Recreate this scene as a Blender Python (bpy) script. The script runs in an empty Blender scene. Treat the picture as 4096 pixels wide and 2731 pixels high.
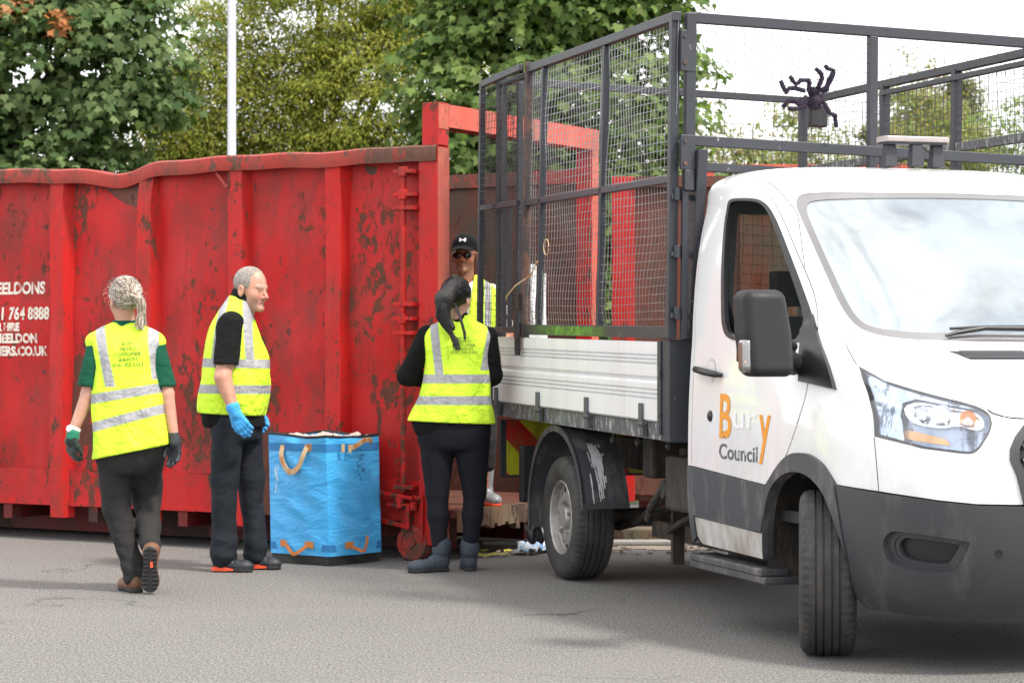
import bpy, math, random
import numpy as np
from mathutils import Vector, Matrix
from mathutils.geometry import delaunay_2d_cdt

R = math.radians
SC = bpy.context.scene
COL = SC.collection
rng = np.random.default_rng(7)
random.seed(7)

# ------------------------------------------------------------------ camera, sky, sun, exposure
cam = bpy.data.cameras.new('camera'); cam_o = bpy.data.objects.new('camera', cam); COL.objects.link(cam_o)
cam_o.location = (0, 0, 1.295)
cam_o.rotation_euler = (R(90.324), 0, 0)
cam.sensor_width = 36.0; cam.lens = 81.12
cam.clip_start = 0.5; cam.clip_end = 2000
cam.dof.use_dof = True; cam.dof.focus_distance = 11.0; cam.dof.aperture_fstop = 6.3
SC.camera = cam_o

SUN_EL, SUN_AZ = 55.0, 128.0          # azimuth clockwise from +Y (north) seen from above
w = bpy.data.worlds.new('World'); SC.world = w; w.use_nodes = True
nt = w.node_tree; nt.nodes.clear()
out = nt.nodes.new('ShaderNodeOutputWorld'); bg = nt.nodes.new('ShaderNodeBackground')
sky = nt.nodes.new('ShaderNodeTexSky'); sky.sky_type = 'NISHITA'; sky.sun_disc = False
sky.sun_elevation = R(SUN_EL); sky.sun_rotation = R(SUN_AZ)
tc = nt.nodes.new('ShaderNodeTexCoord'); cl = nt.nodes.new('ShaderNodeTexNoise')
cl.inputs['Scale'].default_value = 3.2; cl.inputs['Detail'].default_value = 6; cl.inputs['Roughness'].default_value = 0.55
ramp = nt.nodes.new('ShaderNodeValToRGB'); ramp.color_ramp.elements[0].position = 0.36; ramp.color_ramp.elements[1].position = 0.52
ramp.color_ramp.elements[0].color = (0.55, 0.55, 0.55, 1); ramp.color_ramp.elements[1].color = (1, 1, 1, 1)
mix = nt.nodes.new('ShaderNodeMixRGB'); mix.inputs['Color2'].default_value = (10.9, 10.8, 10.8, 1)
nt.links.new(tc.outputs['Generated'], cl.inputs['Vector']); nt.links.new(cl.outputs['Fac'], ramp.inputs['Fac'])
nt.links.new(ramp.outputs['Color'], mix.inputs['Fac']); nt.links.new(sky.outputs['Color'], mix.inputs['Color1'])
nt.links.new(mix.outputs['Color'], bg.inputs['Color']); bg.inputs['Strength'].default_value = 0.112
nt.links.new(bg.outputs['Background'], out.inputs['Surface'])

sun = bpy.data.lights.new('sun', 'SUN'); sun.energy = 2.7; sun.angle = R(7.0); sun.color = (1.0, 0.93, 0.83)
sun_o = bpy.data.objects.new('sun', sun); COL.objects.link(sun_o); sun_o.location = (8, -8, 20)
sd = Vector((math.sin(R(SUN_AZ)) * math.cos(R(SUN_EL)), math.cos(R(SUN_AZ)) * math.cos(R(SUN_EL)), math.sin(R(SUN_EL))))
sun_o.rotation_euler = sd.to_track_quat('Z', 'Y').to_euler()
SC.view_settings.view_transform = 'Standard'; SC.view_settings.look = 'None'
SC.view_settings.exposure = 0.85; SC.view_settings.gamma = 1.0
SC.cycles.max_bounces = 8; SC.cycles.transparent_max_bounces = 24; SC.cycles.use_denoising = True

# ------------------------------------------------------------------ materials
def new_mat(name):
    m = bpy.data.materials.new(name); m.use_nodes = True
    t = m.node_tree; t.nodes.clear()
    o = t.nodes.new('ShaderNodeOutputMaterial'); b = t.nodes.new('ShaderNodeBsdfPrincipled')
    t.links.new(b.outputs[0], o.inputs[0])
    return m, t, b
def nd(t, kind, **kw):
    n = t.nodes.new('ShaderNode' + kind)
    for k, v in kw.items():
        if k.startswith('_'): setattr(n, k[1:], v)
        else:
            key = int(k[1:]) if k[0] == 'i' and k[1:].isdigit() else k.replace('__', ' ')
            if hasattr(v, 'is_output') and v.is_output: t.links.new(v, n.inputs[key])
            else: n.inputs[key].default_value = v
    return n
def obj_co(t): return nd(t, 'TexCoord').outputs['Object']
def mapped(t, co, sc): return nd(t, 'Mapping', Vector=co, Scale=sc).outputs[0]
def noise(t, co, scale, detail=4, rough=.55, dist=0):
    return nd(t, 'TexNoise', Vector=co, Scale=scale, Detail=detail, Roughness=rough, Distortion=dist).outputs['Fac']
def ramp2(t, f, p0, p1, c0=(0, 0, 0, 1), c1=(1, 1, 1, 1)):
    r = nd(t, 'ValToRGB', Fac=f); e = r.color_ramp.elements
    e[0].position, e[1].position, e[0].color, e[1].color = p0, p1, c0, c1
    return r.outputs[0]
def mixc(t, f, a, b): return nd(t, 'MixRGB', Fac=f, Color1=a, Color2=b).outputs[0]
def mth(t, op, a, b=0.0, c=0.0): return nd(t, 'Math', _operation=op, i0=a, i1=b, i2=c).outputs[0]
def rgb(*c): return (c[0], c[1], c[2], 1)
def bump(t, b, h, s, d=.01):
    n = nd(t, 'Bump', Strength=s, Distance=d, Height=h); t.links.new(n.outputs[0], b.inputs['Normal']); return n

def plain(name, col, rough=.5, metal=0, var=.12, scale=12, bmp=0, bscale=60, coat=0, dirt=None, spec=.5):
    """base colour with a gentle real variation, optional bump and dirt"""
    m, t, b = new_mat(name); co = obj_co(t)
    n = noise(t, co, scale, 5)
    c = mixc(t, n, rgb(*[x * (1 - var) for x in col]), rgb(*[min(1, x * (1 + var)) for x in col]))
    if dirt:
        d = ramp2(t, noise(t, mapped(t, co, (1, 1, .35)), dirt[1], 6, .7), dirt[2], dirt[3])
        c = mixc(t, d, c, rgb(*dirt[0]))
    b.inputs['Base Color'].default_value = rgb(*col); t.links.new(c, b.inputs['Base Color'])
    t.links.new(ramp2(t, noise(t, co, scale * 2.3), .2, .8, (rough * .8,) * 3 + (1,), (min(1, rough * 1.2),) * 3 + (1,)), b.inputs['Roughness'])
    b.inputs['Metallic'].default_value = metal; b.inputs['Coat Weight'].default_value = coat
    b.inputs['Specular IOR Level'].default_value = spec
    if bmp: bump(t, b, noise(t, co, bscale, 6, .7), bmp)
    return m

def rusty(name, red, rust, amount=.5, seed=0.0, metal=0):
    m, t, b = new_mat(name); co = obj_co(t)
    co2 = nd(t, 'VectorMath', _operation='ADD', i0=co, i1=(seed, seed * .7, seed * .3)).outputs[0]
    st = mapped(t, co2, (1, 1, .55))
    big = noise(t, st, 1.1, 3, .5); mid = noise(t, st, 10, 9, .74, .4); fine = noise(t, st, 26, 5, .6)
    k = mth(t, 'ADD', mth(t, 'MULTIPLY', big, .45), mth(t, 'ADD', mth(t, 'MULTIPLY', mid, .45), mth(t, 'MULTIPLY', fine, .16)))
    th = .66 - amount * .12
    mask = ramp2(t, k, th - .006, th + .012)
    chips = ramp2(t, noise(t, mapped(t, co2, (1, 1, .7)), 14, 5, .78, .6), .61, .63)
    faded = ramp2(t, noise(t, mapped(t, co2, (1.6, 1.6, .4)), 2.4, 5), .38, .68)
    c = mixc(t, faded, rgb(*red), rgb(min(1, red[0] * .95), red[1] * 1.4 + .006, red[2] * 1.4 + .008))
    dull = ramp2(t, noise(t, mapped(t, co2, (1, 1, .5)), 3.2, 7, .7), .47, .64)
    c = mixc(t, mth(t, 'MULTIPLY', dull, .8), c, rgb(red[0] * .42, red[1] + .016, red[2] + .012))
    rc = mixc(t, noise(t, co2, 30), rgb(*[x * .55 for x in rust]), rgb(*[x * 1.5 for x in rust]))
    c = mixc(t, mask, c, rc); c = mixc(t, mth(t, 'MULTIPLY', chips, .8), c, rgb(rust[0] * .5, rust[1] * .6, rust[2] * .8))
    streak = ramp2(t, noise(t, mapped(t, co2, (28, 28, .9)), 1.0, 3), .60, .75)
    c = mixc(t, mth(t, 'MULTIPLY', streak, .12), c, rgb(.30, .10, .07))
    scr = mth(t, 'MULTIPLY', ramp2(t, noise(t, mapped(t, co2, (1.6, 1.6, 42)), 1.3, 4, .6, .25), .655, .68), ramp2(t, noise(t, co2, 2.2, 2), .50, .60)); c = mixc(t, mth(t, 'MULTIPLY', scr, .7), c, rgb(rust[0] * .8, rust[1] * .8, rust[2]))
    t.links.new(c, b.inputs['Base Color'])
    t.links.new(ramp2(t, mask, 0, 1, (.5,) * 3 + (1,), (.9,) * 3 + (1,)), b.inputs['Roughness']); b.inputs['Specular IOR Level'].default_value = .28
    b.inputs['Metallic'].default_value = metal
    h = mth(t, 'ADD', mth(t, 'MULTIPLY', mask, -.6), mth(t, 'ADD', mth(t, 'MULTIPLY', big, 1.2), mth(t, 'MULTIPLY', fine, .3)))
    bump(t, b, h, .35, .02)
    return m

RED = (.45, .008, .007); RUST = (.105, .040, .027)
M = {}
M['red'] = rusty('red_paint', RED, RUST, .74)
M['red2'] = rusty('red_paint_frame', (.47, .010, .008), RUST, .45, 3.1)
M['redtop'] = rusty('worn_rail_paint', (.34, .03, .02), (.12, .06, .045), 1.05, 5.3)
M['redunder'] = rusty('red_underframe', (.13, .008, .007), (.05, .03, .025), .8, 9.1)
M['rust'] = rusty('rusty_inner_steel', (.13, .034, .022), (.085, .033, .022), .7, 1.7)
M['pink'] = rusty('faded_red_paint', (.62, .085, .055), (.25, .10, .07), .35, 7.7)
M['stencil'] = plain('worn_white_stencil', (.72, .66, .58), .7, dirt=((.35, .06, .04), 18, .52, .6))
def van_white():
    m, t, b = new_mat('white_vehicle_paint'); co = obj_co(t); z = nd(t, 'SeparateXYZ', Vector=co).outputs[2]
    low = nd(t, 'MapRange', i0=z, i1=.70, i2=1.15, i3=1.0, i4=.12).outputs[0]
    d = mth(t, 'MULTIPLY', low, ramp2(t, noise(t, mapped(t, co, (1, 1, .5)), 4.5, 7, .7), .40, .78)); sp = ramp2(t, noise(t, co, 70, 3, .6), .70, .74)
    c = mixc(t, mth(t, 'MULTIPLY', d, .5), rgb(.80, .80, .81), rgb(.46, .42, .37)); c = mixc(t, mth(t, 'MULTIPLY', sp, mth(t, 'MULTIPLY', low, .5)), c, rgb(.3, .27, .24))
    t.links.new(c, b.inputs['Base Color']); b.inputs['Roughness'].default_value = .2; b.inputs['Coat Weight'].default_value = .6; b.inputs['Coat Roughness'].default_value = .03; return m
M['white'] = van_white()
M['whitelow'] = plain('dirty_white_sill', (.70, .69, .68), .4, var=.05, dirt=((.27, .235, .20), 3.4, .36, .64))
M['clad'] = plain('dark_grey_cladding', (.050, .053, .060), .42, var=.15, bmp=.08, bscale=400, dirt=((.22, .20, .185), 6, .50, .78))
M['bumper'] = plain('dark_grey_bumper_plastic', (.038, .040, .046), .40, var=.12, bmp=.06, bscale=500, dirt=((.13, .12, .11), 5, .54, .85))
M['black'] = plain('black_plastic', (.014, .014, .016), .38, bmp=.05, bscale=300)
M['mirrorpl'] = plain('mirror_housing_plastic', (.016, .017, .020), .55, var=.1, bmp=.1, bscale=500, spec=.3)
M['rubber'] = plain('black_rubber', (.016, .016, .017), .55)
M['tyre'] = plain('tyre_rubber', (.030, .029, .029), .72, var=.2, scale=20, bmp=.25, bscale=90, dirt=((.085, .078, .07), 9, .5, .8))
M['rim'] = plain('silver_steel_wheel', (.42, .41, .39), .42, .55, dirt=((.16, .13, .11), 14, .45, .7))
M['chassis'] = plain('grimy_black_chassis', (.022, .019, .017), .75, var=.4, bmp=.3, bscale=40, dirt=((.09, .055, .035), 9, .5, .7))
M['cage'] = plain('dark_blue_grey_frame_paint', (.030, .034, .043), .42, var=.2, scale=20, bmp=.15, bscale=120, dirt=((.42, .42, .42), 34, .685, .70))
M['cagerust'] = plain('rusty_hinge_post_paint', (.045, .035, .036), .6, var=.4, dirt=((.13, .06, .04), 20, .48, .6))
M['wire'] = plain('dull_steel_mesh', (.30, .305, .315), .35, .6, var=.5, scale=30)
M['wiredk'] = plain('dark_galvanised_mesh', (.055, .055, .058), .40, .5)
M['greypaint'] = plain('pale_grey_skirt_paint', (.085, .088, .095), .5, dirt=((.38, .39, .40), 30, .52, .62))
M['zinc'] = plain('zinc_latch', (.13, .14, .15), .45, .7)
M['chrome'] = plain('chrome', (.85, .85, .88), .12, 1.0, var=.02)
M['interior'] = plain('dark_cab_trim', (.030, .031, .034), .7)
M['trimgrey'] = plain('grey_cab_trim', (.14, .14, .14), .7)
M['seat'] = plain('dark_seat_fabric', (.035, .035, .038), .9, bmp=.3, bscale=200)
M['orange'] = plain('orange_door_lettering', (.78, .30, .02), .4, dirt=((.15, .15, .15), 26, .60, .62))
M['greytxt'] = plain('grey_door_lettering', (.10, .11, .13), .4, dirt=((.7, .7, .7), 30, .60, .62))
M['ghost'] = plain('traces_of_peeled_lettering', (.70, .70, .72), .4, dirt=((.80, .80, .81), 22, .30, .38))
M['bird'] = plain('white_splashes', (.55, .56, .58), .8)
def grime():
    m, t, b = new_mat('green_algae'); co = obj_co(t); sp = nd(t, 'SeparateXYZ', Vector=co).outputs
    b.inputs['Base Color'].default_value = (.15, .34, .03, 1); b.inputs['Roughness'].default_value = .8
    fall = nd(t, 'MapRange', i0=mth(t, 'ABSOLUTE', mth(t, 'SUBTRACT', sp[0], .45)), i1=.15, i2=.75, i3=1.0, i4=0.0).outputs[0]
    t.links.new(mth(t, 'MULTIPLY', fall, ramp2(t, noise(t, co, 9, 6, .65), .32, .62)), b.inputs['Alpha']); return m
M['grime'] = grime()

def board_mat():
    m, t, b = new_mat('white_aluminium_board'); co = obj_co(t)
    st = ramp2(t, noise(t, mapped(t, co, (26, 26, .7)), 1, 4, .6), .52, .72)
    st2 = ramp2(t, noise(t, mapped(t, co, (3, 3, .5)), 1.2, 5), .45, .75)
    c = mixc(t, mth(t, 'MULTIPLY', st, .20), rgb(.74, .75, .76), rgb(.42, .40, .37))
    c = mixc(t, mth(t, 'MULTIPLY', st2, .22), c, rgb(.50, .40, .36))
    t.links.new(c, b.inputs['Base Color']); b.inputs['Roughness'].default_value = .34
    return m
M['board'] = board_mat()

def glass(name, tint=(.75, .85, .82), refl=.12, rough=.02, dust=0.0, glarec=(.75, .8, .85)):
    m, t, b = new_mat(name); t.nodes.remove(b); o = [n for n in t.nodes if n.type == 'OUTPUT_MATERIAL'][0]
    tr = nd(t, 'BsdfTransparent', Color=rgb(*tint)); gl = nd(t, 'BsdfGlossy', Color=rgb(1, 1, 1), Roughness=rough)
    fc = nd(t, 'LayerWeight', Blend=.5).outputs['Facing']; f = mth(t, 'ADD', mth(t, 'MULTIPLY', mth(t, 'POWER', fc, 5.0), .8), refl)
    mx = nd(t, 'MixShader', i0=f, i1=tr.outputs[0], i2=gl.outputs[0]); last = mx.outputs[0]
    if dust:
        df = nd(t, 'BsdfDiffuse', Color=rgb(*glarec)); co = obj_co(t)  # pale diffuse layer that paints bright sky glare onto the glass
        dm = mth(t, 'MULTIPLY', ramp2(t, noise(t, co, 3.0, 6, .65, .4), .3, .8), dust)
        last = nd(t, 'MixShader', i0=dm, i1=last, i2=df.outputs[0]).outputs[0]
    t.links.new(last, o.inputs[0])
    return m
M['wsglass'] = glass('windscreen_glass', (.62, .72, .74), .34, .010, .22, (.70, .84, .90))  # whitish film here is painted glare of the bright sky
M['sideglass'] = glass('side_window_glass', (.72, .80, .76), .03)
M['rearglass'] = glass('rear_window_glass', (.80, .86, .80), .02)
M['lens'] = glass('clear_headlight_lens', (.95, .97, .99), .07, .02)
M['lensblink'] = glass('clear_indicator_lens', (.95, .9, .88), .30, .15)
M['darkglass'] = plain('dark_sunglass_lens', (.012, .009, .008), .08, var=0)
M['bluegl'] = plain('headlight_housing', (.42, .48, .60), .25, .30, var=.45, scale=9, dirt=((.05, .06, .09), 9, .54, .60))
M['silverblue'] = plain('silver_blue_reflector', (.55, .62, .74), .18, .75, var=.35, scale=22, dirt=((.10, .12, .17), 12, .55, .58))
M['amber'] = plain('amber_reflector', (.85, .42, .14), .18, .2)
M['lbar'] = plain('pale_light_bar_lens', (.33, .30, .29), .3, var=.2, scale=30)

def asphalt():
    m, t, b = new_mat('asphalt'); co = obj_co(t)
    big = noise(t, co, .35, 4); mid = noise(t, mapped(t, co, (1, .7, 1)), 2.2, 6, .6)
    grit = noise(t, mapped(t, co, (1.3, .55, 1)), 62, 5, .95); grit2 = nd(t, 'TexVoronoi', Vector=co, Scale=75.0).outputs['Distance']
    base = mixc(t, ramp2(t, big, .35, .65), rgb(.112, .107, .102), rgb(.138, .131, .123))
    base = mixc(t, ramp2(t, mid, .45, .7), base, rgb(.120, .117, .115))
    spk = ramp2(t, grit, .44, .66)
    c = mixc(t, mth(t, 'MULTIPLY', spk, 1.0), base, rgb(.36, .35, .33)); c = mixc(t, ramp2(t, nd(t, 'TexWhiteNoise', Vector=nd(t, 'VectorMath', _operation='SNAP', i0=co, i1=(.009, .013, 1)).outputs[0]).outputs['Value'], .955, .985), c, rgb(.21, .20, .19))
    c = mixc(t, ramp2(t, noise(t, mapped(t, co, (1.3, .5, 1)), 75, 4, .9), .40, .50, (1, 1, 1, 1), (0, 0, 0, 1)), c, rgb(.022, .022, .022))
    stain = ramp2(t, noise(t, mapped(t, co, (.9, .5, 1)), 1.1, 7, .62, .8), .56, .70); c = mixc(t, mth(t, 'MULTIPLY', stain, .13), c, rgb(.075, .073, .074))
    pale = ramp2(t, noise(t, mapped(t, co, (.35, .9, 1)), .9, 5, .6, .4), .50, .66); c = mixc(t, mth(t, 'MULTIPLY', pale, .20), c, rgb(.22, .21, .19))
    # hairline cracks
    wob = nd(t, 'VectorMath', _operation='ADD', i0=co, i1=nd(t, 'VectorMath', _operation='SCALE', i0=nd(t, 'TexNoise', Vector=co, Scale=3.0, Detail=5.0).outputs['Color'], Scale=.5).outputs[0]).outputs[0]
    vd = nd(t, 'TexVoronoi', _feature='DISTANCE_TO_EDGE', Vector=wob, Scale=.42).outputs['Distance']
    cr = ramp2(t, vd, .0, .007, (1, 1, 1, 1), (0, 0, 0, 1)); gate = ramp2(t, noise(t, co, .8, 2), .50, .62)
    c = mixc(t, mth(t, 'MULTIPLY', mth(t, 'MULTIPLY', cr, gate), .85), c, rgb(.03, .03, .032))
    t.links.new(c, b.inputs['Base Color']); b.inputs['Roughness'].default_value = .82
    bump(t, b, mth(t, 'ADD', grit, mth(t, 'MULTIPLY', grit2, .8)), .7, .006)
    return m
M['asphalt'] = asphalt()
M['gravel'] = plain('gravelly_verge', (.27, .23, .19), .9, var=.6, scale=60, bmp=.8, bscale=90)
M['concrete'] = plain('pale_concrete', (.34, .33, .31), .9, var=.3, scale=20, bmp=.4)

def cloth(name, col, rough=.85, var=.1, weave=900, wrinkle=.35, ws=9, sheen=.2):
    m, t, b = new_mat(name); co = obj_co(t)
    n = noise(t, co, 7, 4)
    t.links.new(mixc(t, n, rgb(*[x * (1 - var) for x in col]), rgb(*[min(1, x * (1 + var)) for x in col])), b.inputs['Base Color'])
    b.inputs['Roughness'].default_value = rough; b.inputs['Sheen Weight'].default_value = sheen; b.inputs['Specular IOR Level'].default_value = .25
    h = noise(t, mapped(t, co, (1, 1, 1.6)), ws, 3, .5, 1.2)
    h2 = noise(t, co, 34, 3)
    bump(t, b, mth(t, 'ADD', h, mth(t, 'MULTIPLY', h2, .22)), wrinkle, .03)
    return m
M['trousers'] = cloth('black_work_trousers', (.026, .025, .0255), .9, .2, wrinkle=.35, sheen=0)
M['trousers_blue'] = cloth('dark_navy_trousers', (.013, .016, .023), .85, .2, wrinkle=.35, sheen=0)
M['leggings'] = cloth('black_leggings', (.008, .009, .014), .9, .15, wrinkle=.15, sheen=0)
M['blackshirt'] = cloth('black_shirt', (.0055, .0055, .006), .95, .15, wrinkle=.4, sheen=0)
M['green'] = cloth('dark_green_polo', (.006, .075, .042), .9, .15, wrinkle=.4, sheen=0)
M['whitecloth'] = cloth('white_cotton', (.72, .72, .74), .85, .05)
M['blueglove'] = cloth('pale_blue_glove', (.05, .33, .72), .7, .12, wrinkle=.25, ws=30)
M['greenglove'] = cloth('black_and_green_glove', (.012, .02, .018), .55, .3, wrinkle=.3, ws=30)
M['cuff'] = cloth('green_glove_cuff', (.02, .20, .12), .8)
M['brownboot'] = plain('brown_leather', (.16, .075, .042), .6, var=.3, scale=20, bmp=.2)
M['blackboot'] = plain('worn_dark_leather', (.020, .024, .031), .55, var=.3, scale=18, bmp=.2)
M['navyboot'] = plain('slate_blue_nubuck', (.040, .052, .072), .8, var=.2, scale=18, bmp=.15)
M['sole'] = plain('black_rubber_sole', (.020, .019, .020), .7, bmp=.4, bscale=50)
M['redsole'] = plain('orange_red_sole', (.80, .085, .03), .5)
M['wellie'] = plain('grey_wellington_rubber', (.20, .21, .22), .35)

def vest_mat(name, bands, straps, ztop, hw=.026, swz=1.0):
    """fluorescent fabric with sewn reflective tape: bands run round the body, straps run over the shoulders"""
    m, t, b = new_mat(name); co = obj_co(t); sp = nd(t, 'SeparateXYZ', Vector=co); x, y, z = sp.outputs
    mask = None; edge = None
    def orr(a, c): return c if a is None else mth(t, 'MAXIMUM', a, c)
    for z0, sl in bands:
        dz = mth(t, 'ABSOLUTE', mth(t, 'SUBTRACT', z, mth(t, 'ADD', mth(t, 'MULTIPLY', x, sl), z0)))
        mask = orr(mask, mth(t, 'LESS_THAN', dz, hw)); edge = orr(edge, mth(t, 'LESS_THAN', dz, hw + .004))
    for x0, z0, x1, z1, wd, ys in straps:
        sl = (x1 - x0) / (z1 - z0)
        dx = mth(t, 'ABSOLUTE', mth(t, 'SUBTRACT', x, mth(t, 'ADD', mth(t, 'MULTIPLY', mth(t, 'SUBTRACT', z, z0), sl), x0)))
        g = mth(t, 'GREATER_THAN', z, min(z0, z1))
        if ys: g = mth(t, 'MULTIPLY', g, mth(t, 'GREATER_THAN', mth(t, 'MULTIPLY', y, ys), -.03))
        mask = orr(mask, mth(t, 'MULTIPLY', g, mth(t, 'LESS_THAN', dx, wd))); edge = orr(edge, mth(t, 'MULTIPLY', g, mth(t, 'LESS_THAN', dx, wd + .004)))
    n = noise(t, co, 6, 4)
    fl = mixc(t, n, rgb(.52, .86, .022), rgb(.74, 1.0, .05))
    tape = mixc(t, noise(t, mapped(t, co, (30, 30, 1.5)), 2, 3), rgb(.27, .27, .285), rgb(.40, .40, .42))
    c = mixc(t, edge, fl, rgb(.45, .80, .02)); c = mixc(t, mask, c, tape)
    t.links.new(c, b.inputs['Base Color']); b.inputs['Roughness'].default_value = .7
    h = noise(t, mapped(t, co, (1.3, 1.3, .8)), 5.5, 3, .45, 1.5); h2 = noise(t, mapped(t, co, (1, 1, 1.6)), 17, 3, .5, 1.0)
    bump(t, b, mth(t, 'ADD', h, mth(t, 'MULTIPLY', h2, .30)), .8, .04)
    return m

def skin_mat(name):
    m, t, b = new_mat(name); co = obj_co(t)
    a = nd(t, 'Attribute', _attribute_name='tint').outputs['Color']
    n = noise(t, co, 30, 5, .6)
    t.links.new(nd(t, 'MixRGB', _blend_type='MULTIPLY', Fac=.5, Color1=a, Color2=ramp2(t, n, .3, .7, (.75, .68, .66, 1), (1.12, 1.08, 1.06, 1))).outputs[0], b.inputs['Base Color'])
    b.inputs['Roughness'].default_value = .5; b.inputs['Subsurface Weight'].default_value = .12
    b.inputs['Subsurface Radius'].default_value = (.6, .25, .12); b.inputs['Subsurface Scale'].default_value = .012
    bump(t, b, n, .12, .004)
    return m
M['skin'] = skin_mat('skin')

def hair_mat(name, c0, c1, scale=(60, 60, 6), bp=.5):
    m, t, b = new_mat(name); co = obj_co(t)
    n = noise(t, mapped(t, co, scale), 2.0, 4, .6, .5)
    t.links.new(ramp2(t, n, .38, .62, rgb(*c0), rgb(*c1)), b.inputs['Base Color'])
    b.inputs['Roughness'].default_value = .42; bump(t, b, n, bp, .01)
    return m
M['hairgrey'] = hair_mat('streaked_grey_hair', (.10, .08, .075), (.60, .55, .50), (9, 9, 48))
M['hairtail'] = hair_mat('blond_grey_hair', (.24, .17, .12), (.85, .76, .64), (90, 90, 5))
M['hairdark'] = plain('dark_grey_hair', (.10, .08, .075), .5)
M['hairshort'] = hair_mat('short_grey_hair', (.13, .11, .10), (.36, .31, .28), (60, 60, 60), .15)
M['hairblack'] = hair_mat('black_hair', (.006, .005, .006), (.022, .018, .019), (80, 80, 6))
M['hairbrown'] = plain('brown_hair_tie', (.09, .025, .02), .8)

def leaf_mat(name, trans=.35):
    m, t, b = new_mat(name); o = [n for n in t.nodes if n.type == 'OUTPUT_MATERIAL'][0]
    a = nd(t, 'Attribute', _attribute_name='tint').outputs['Color']
    t.links.new(a, b.inputs['Base Color']); b.inputs['Roughness'].default_value = .65; b.inputs['Specular IOR Level'].default_value = .2
    tr = nd(t, 'BsdfTranslucent', Color=nd(t, 'MixRGB', _blend_type='MULTIPLY', Fac=1.0, Color1=a, Color2=(1.5, 1.7, .5, 1)).outputs[0])
    t.links.new(nd(t, 'MixShader', i0=trans, i1=b.outputs[0], i2=tr.outputs[0]).outputs[0], o.inputs[0])
    return m
M['leaf'] = leaf_mat('leaves'); M['bark'] = plain('bark', (.085, .065, .05), .9, var=.4, bmp=.6, bscale=30)

# ------------------------------------------------------------------ mesh helpers
def finish(me, smooth=None):
    if smooth is not None:
        me.polygons.foreach_set('use_smooth', [True] * len(me.polygons))
        if smooth < 179: me.set_sharp_from_angle(angle=R(smooth))
def link(name, me, mat=None, parent=None):
    o = bpy.data.objects.new(name, me); COL.objects.link(o)
    if mat is not None:
        for x in (mat if isinstance(mat, (list, tuple)) else [mat]): me.materials.append(M[x] if isinstance(x, str) else x)
    if parent is not None: o.parent = parent
    return o
def thing(name, label, cat, loc=(0, 0, 0), rz=0, group=None):
    o = bpy.data.objects.new(name, None); COL.objects.link(o); o.location = loc; o.rotation_euler = (0, 0, rz)
    o.empty_display_size = .2
    o['label'] = label; o['category'] = cat
    if group: o['group'] = group
    return o
def tag(o, label, cat, group=None, kind=None):
    o['label'] = label; o['category'] = cat
    if group: o['group'] = group
    if kind: o['kind'] = kind
    return o

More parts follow.
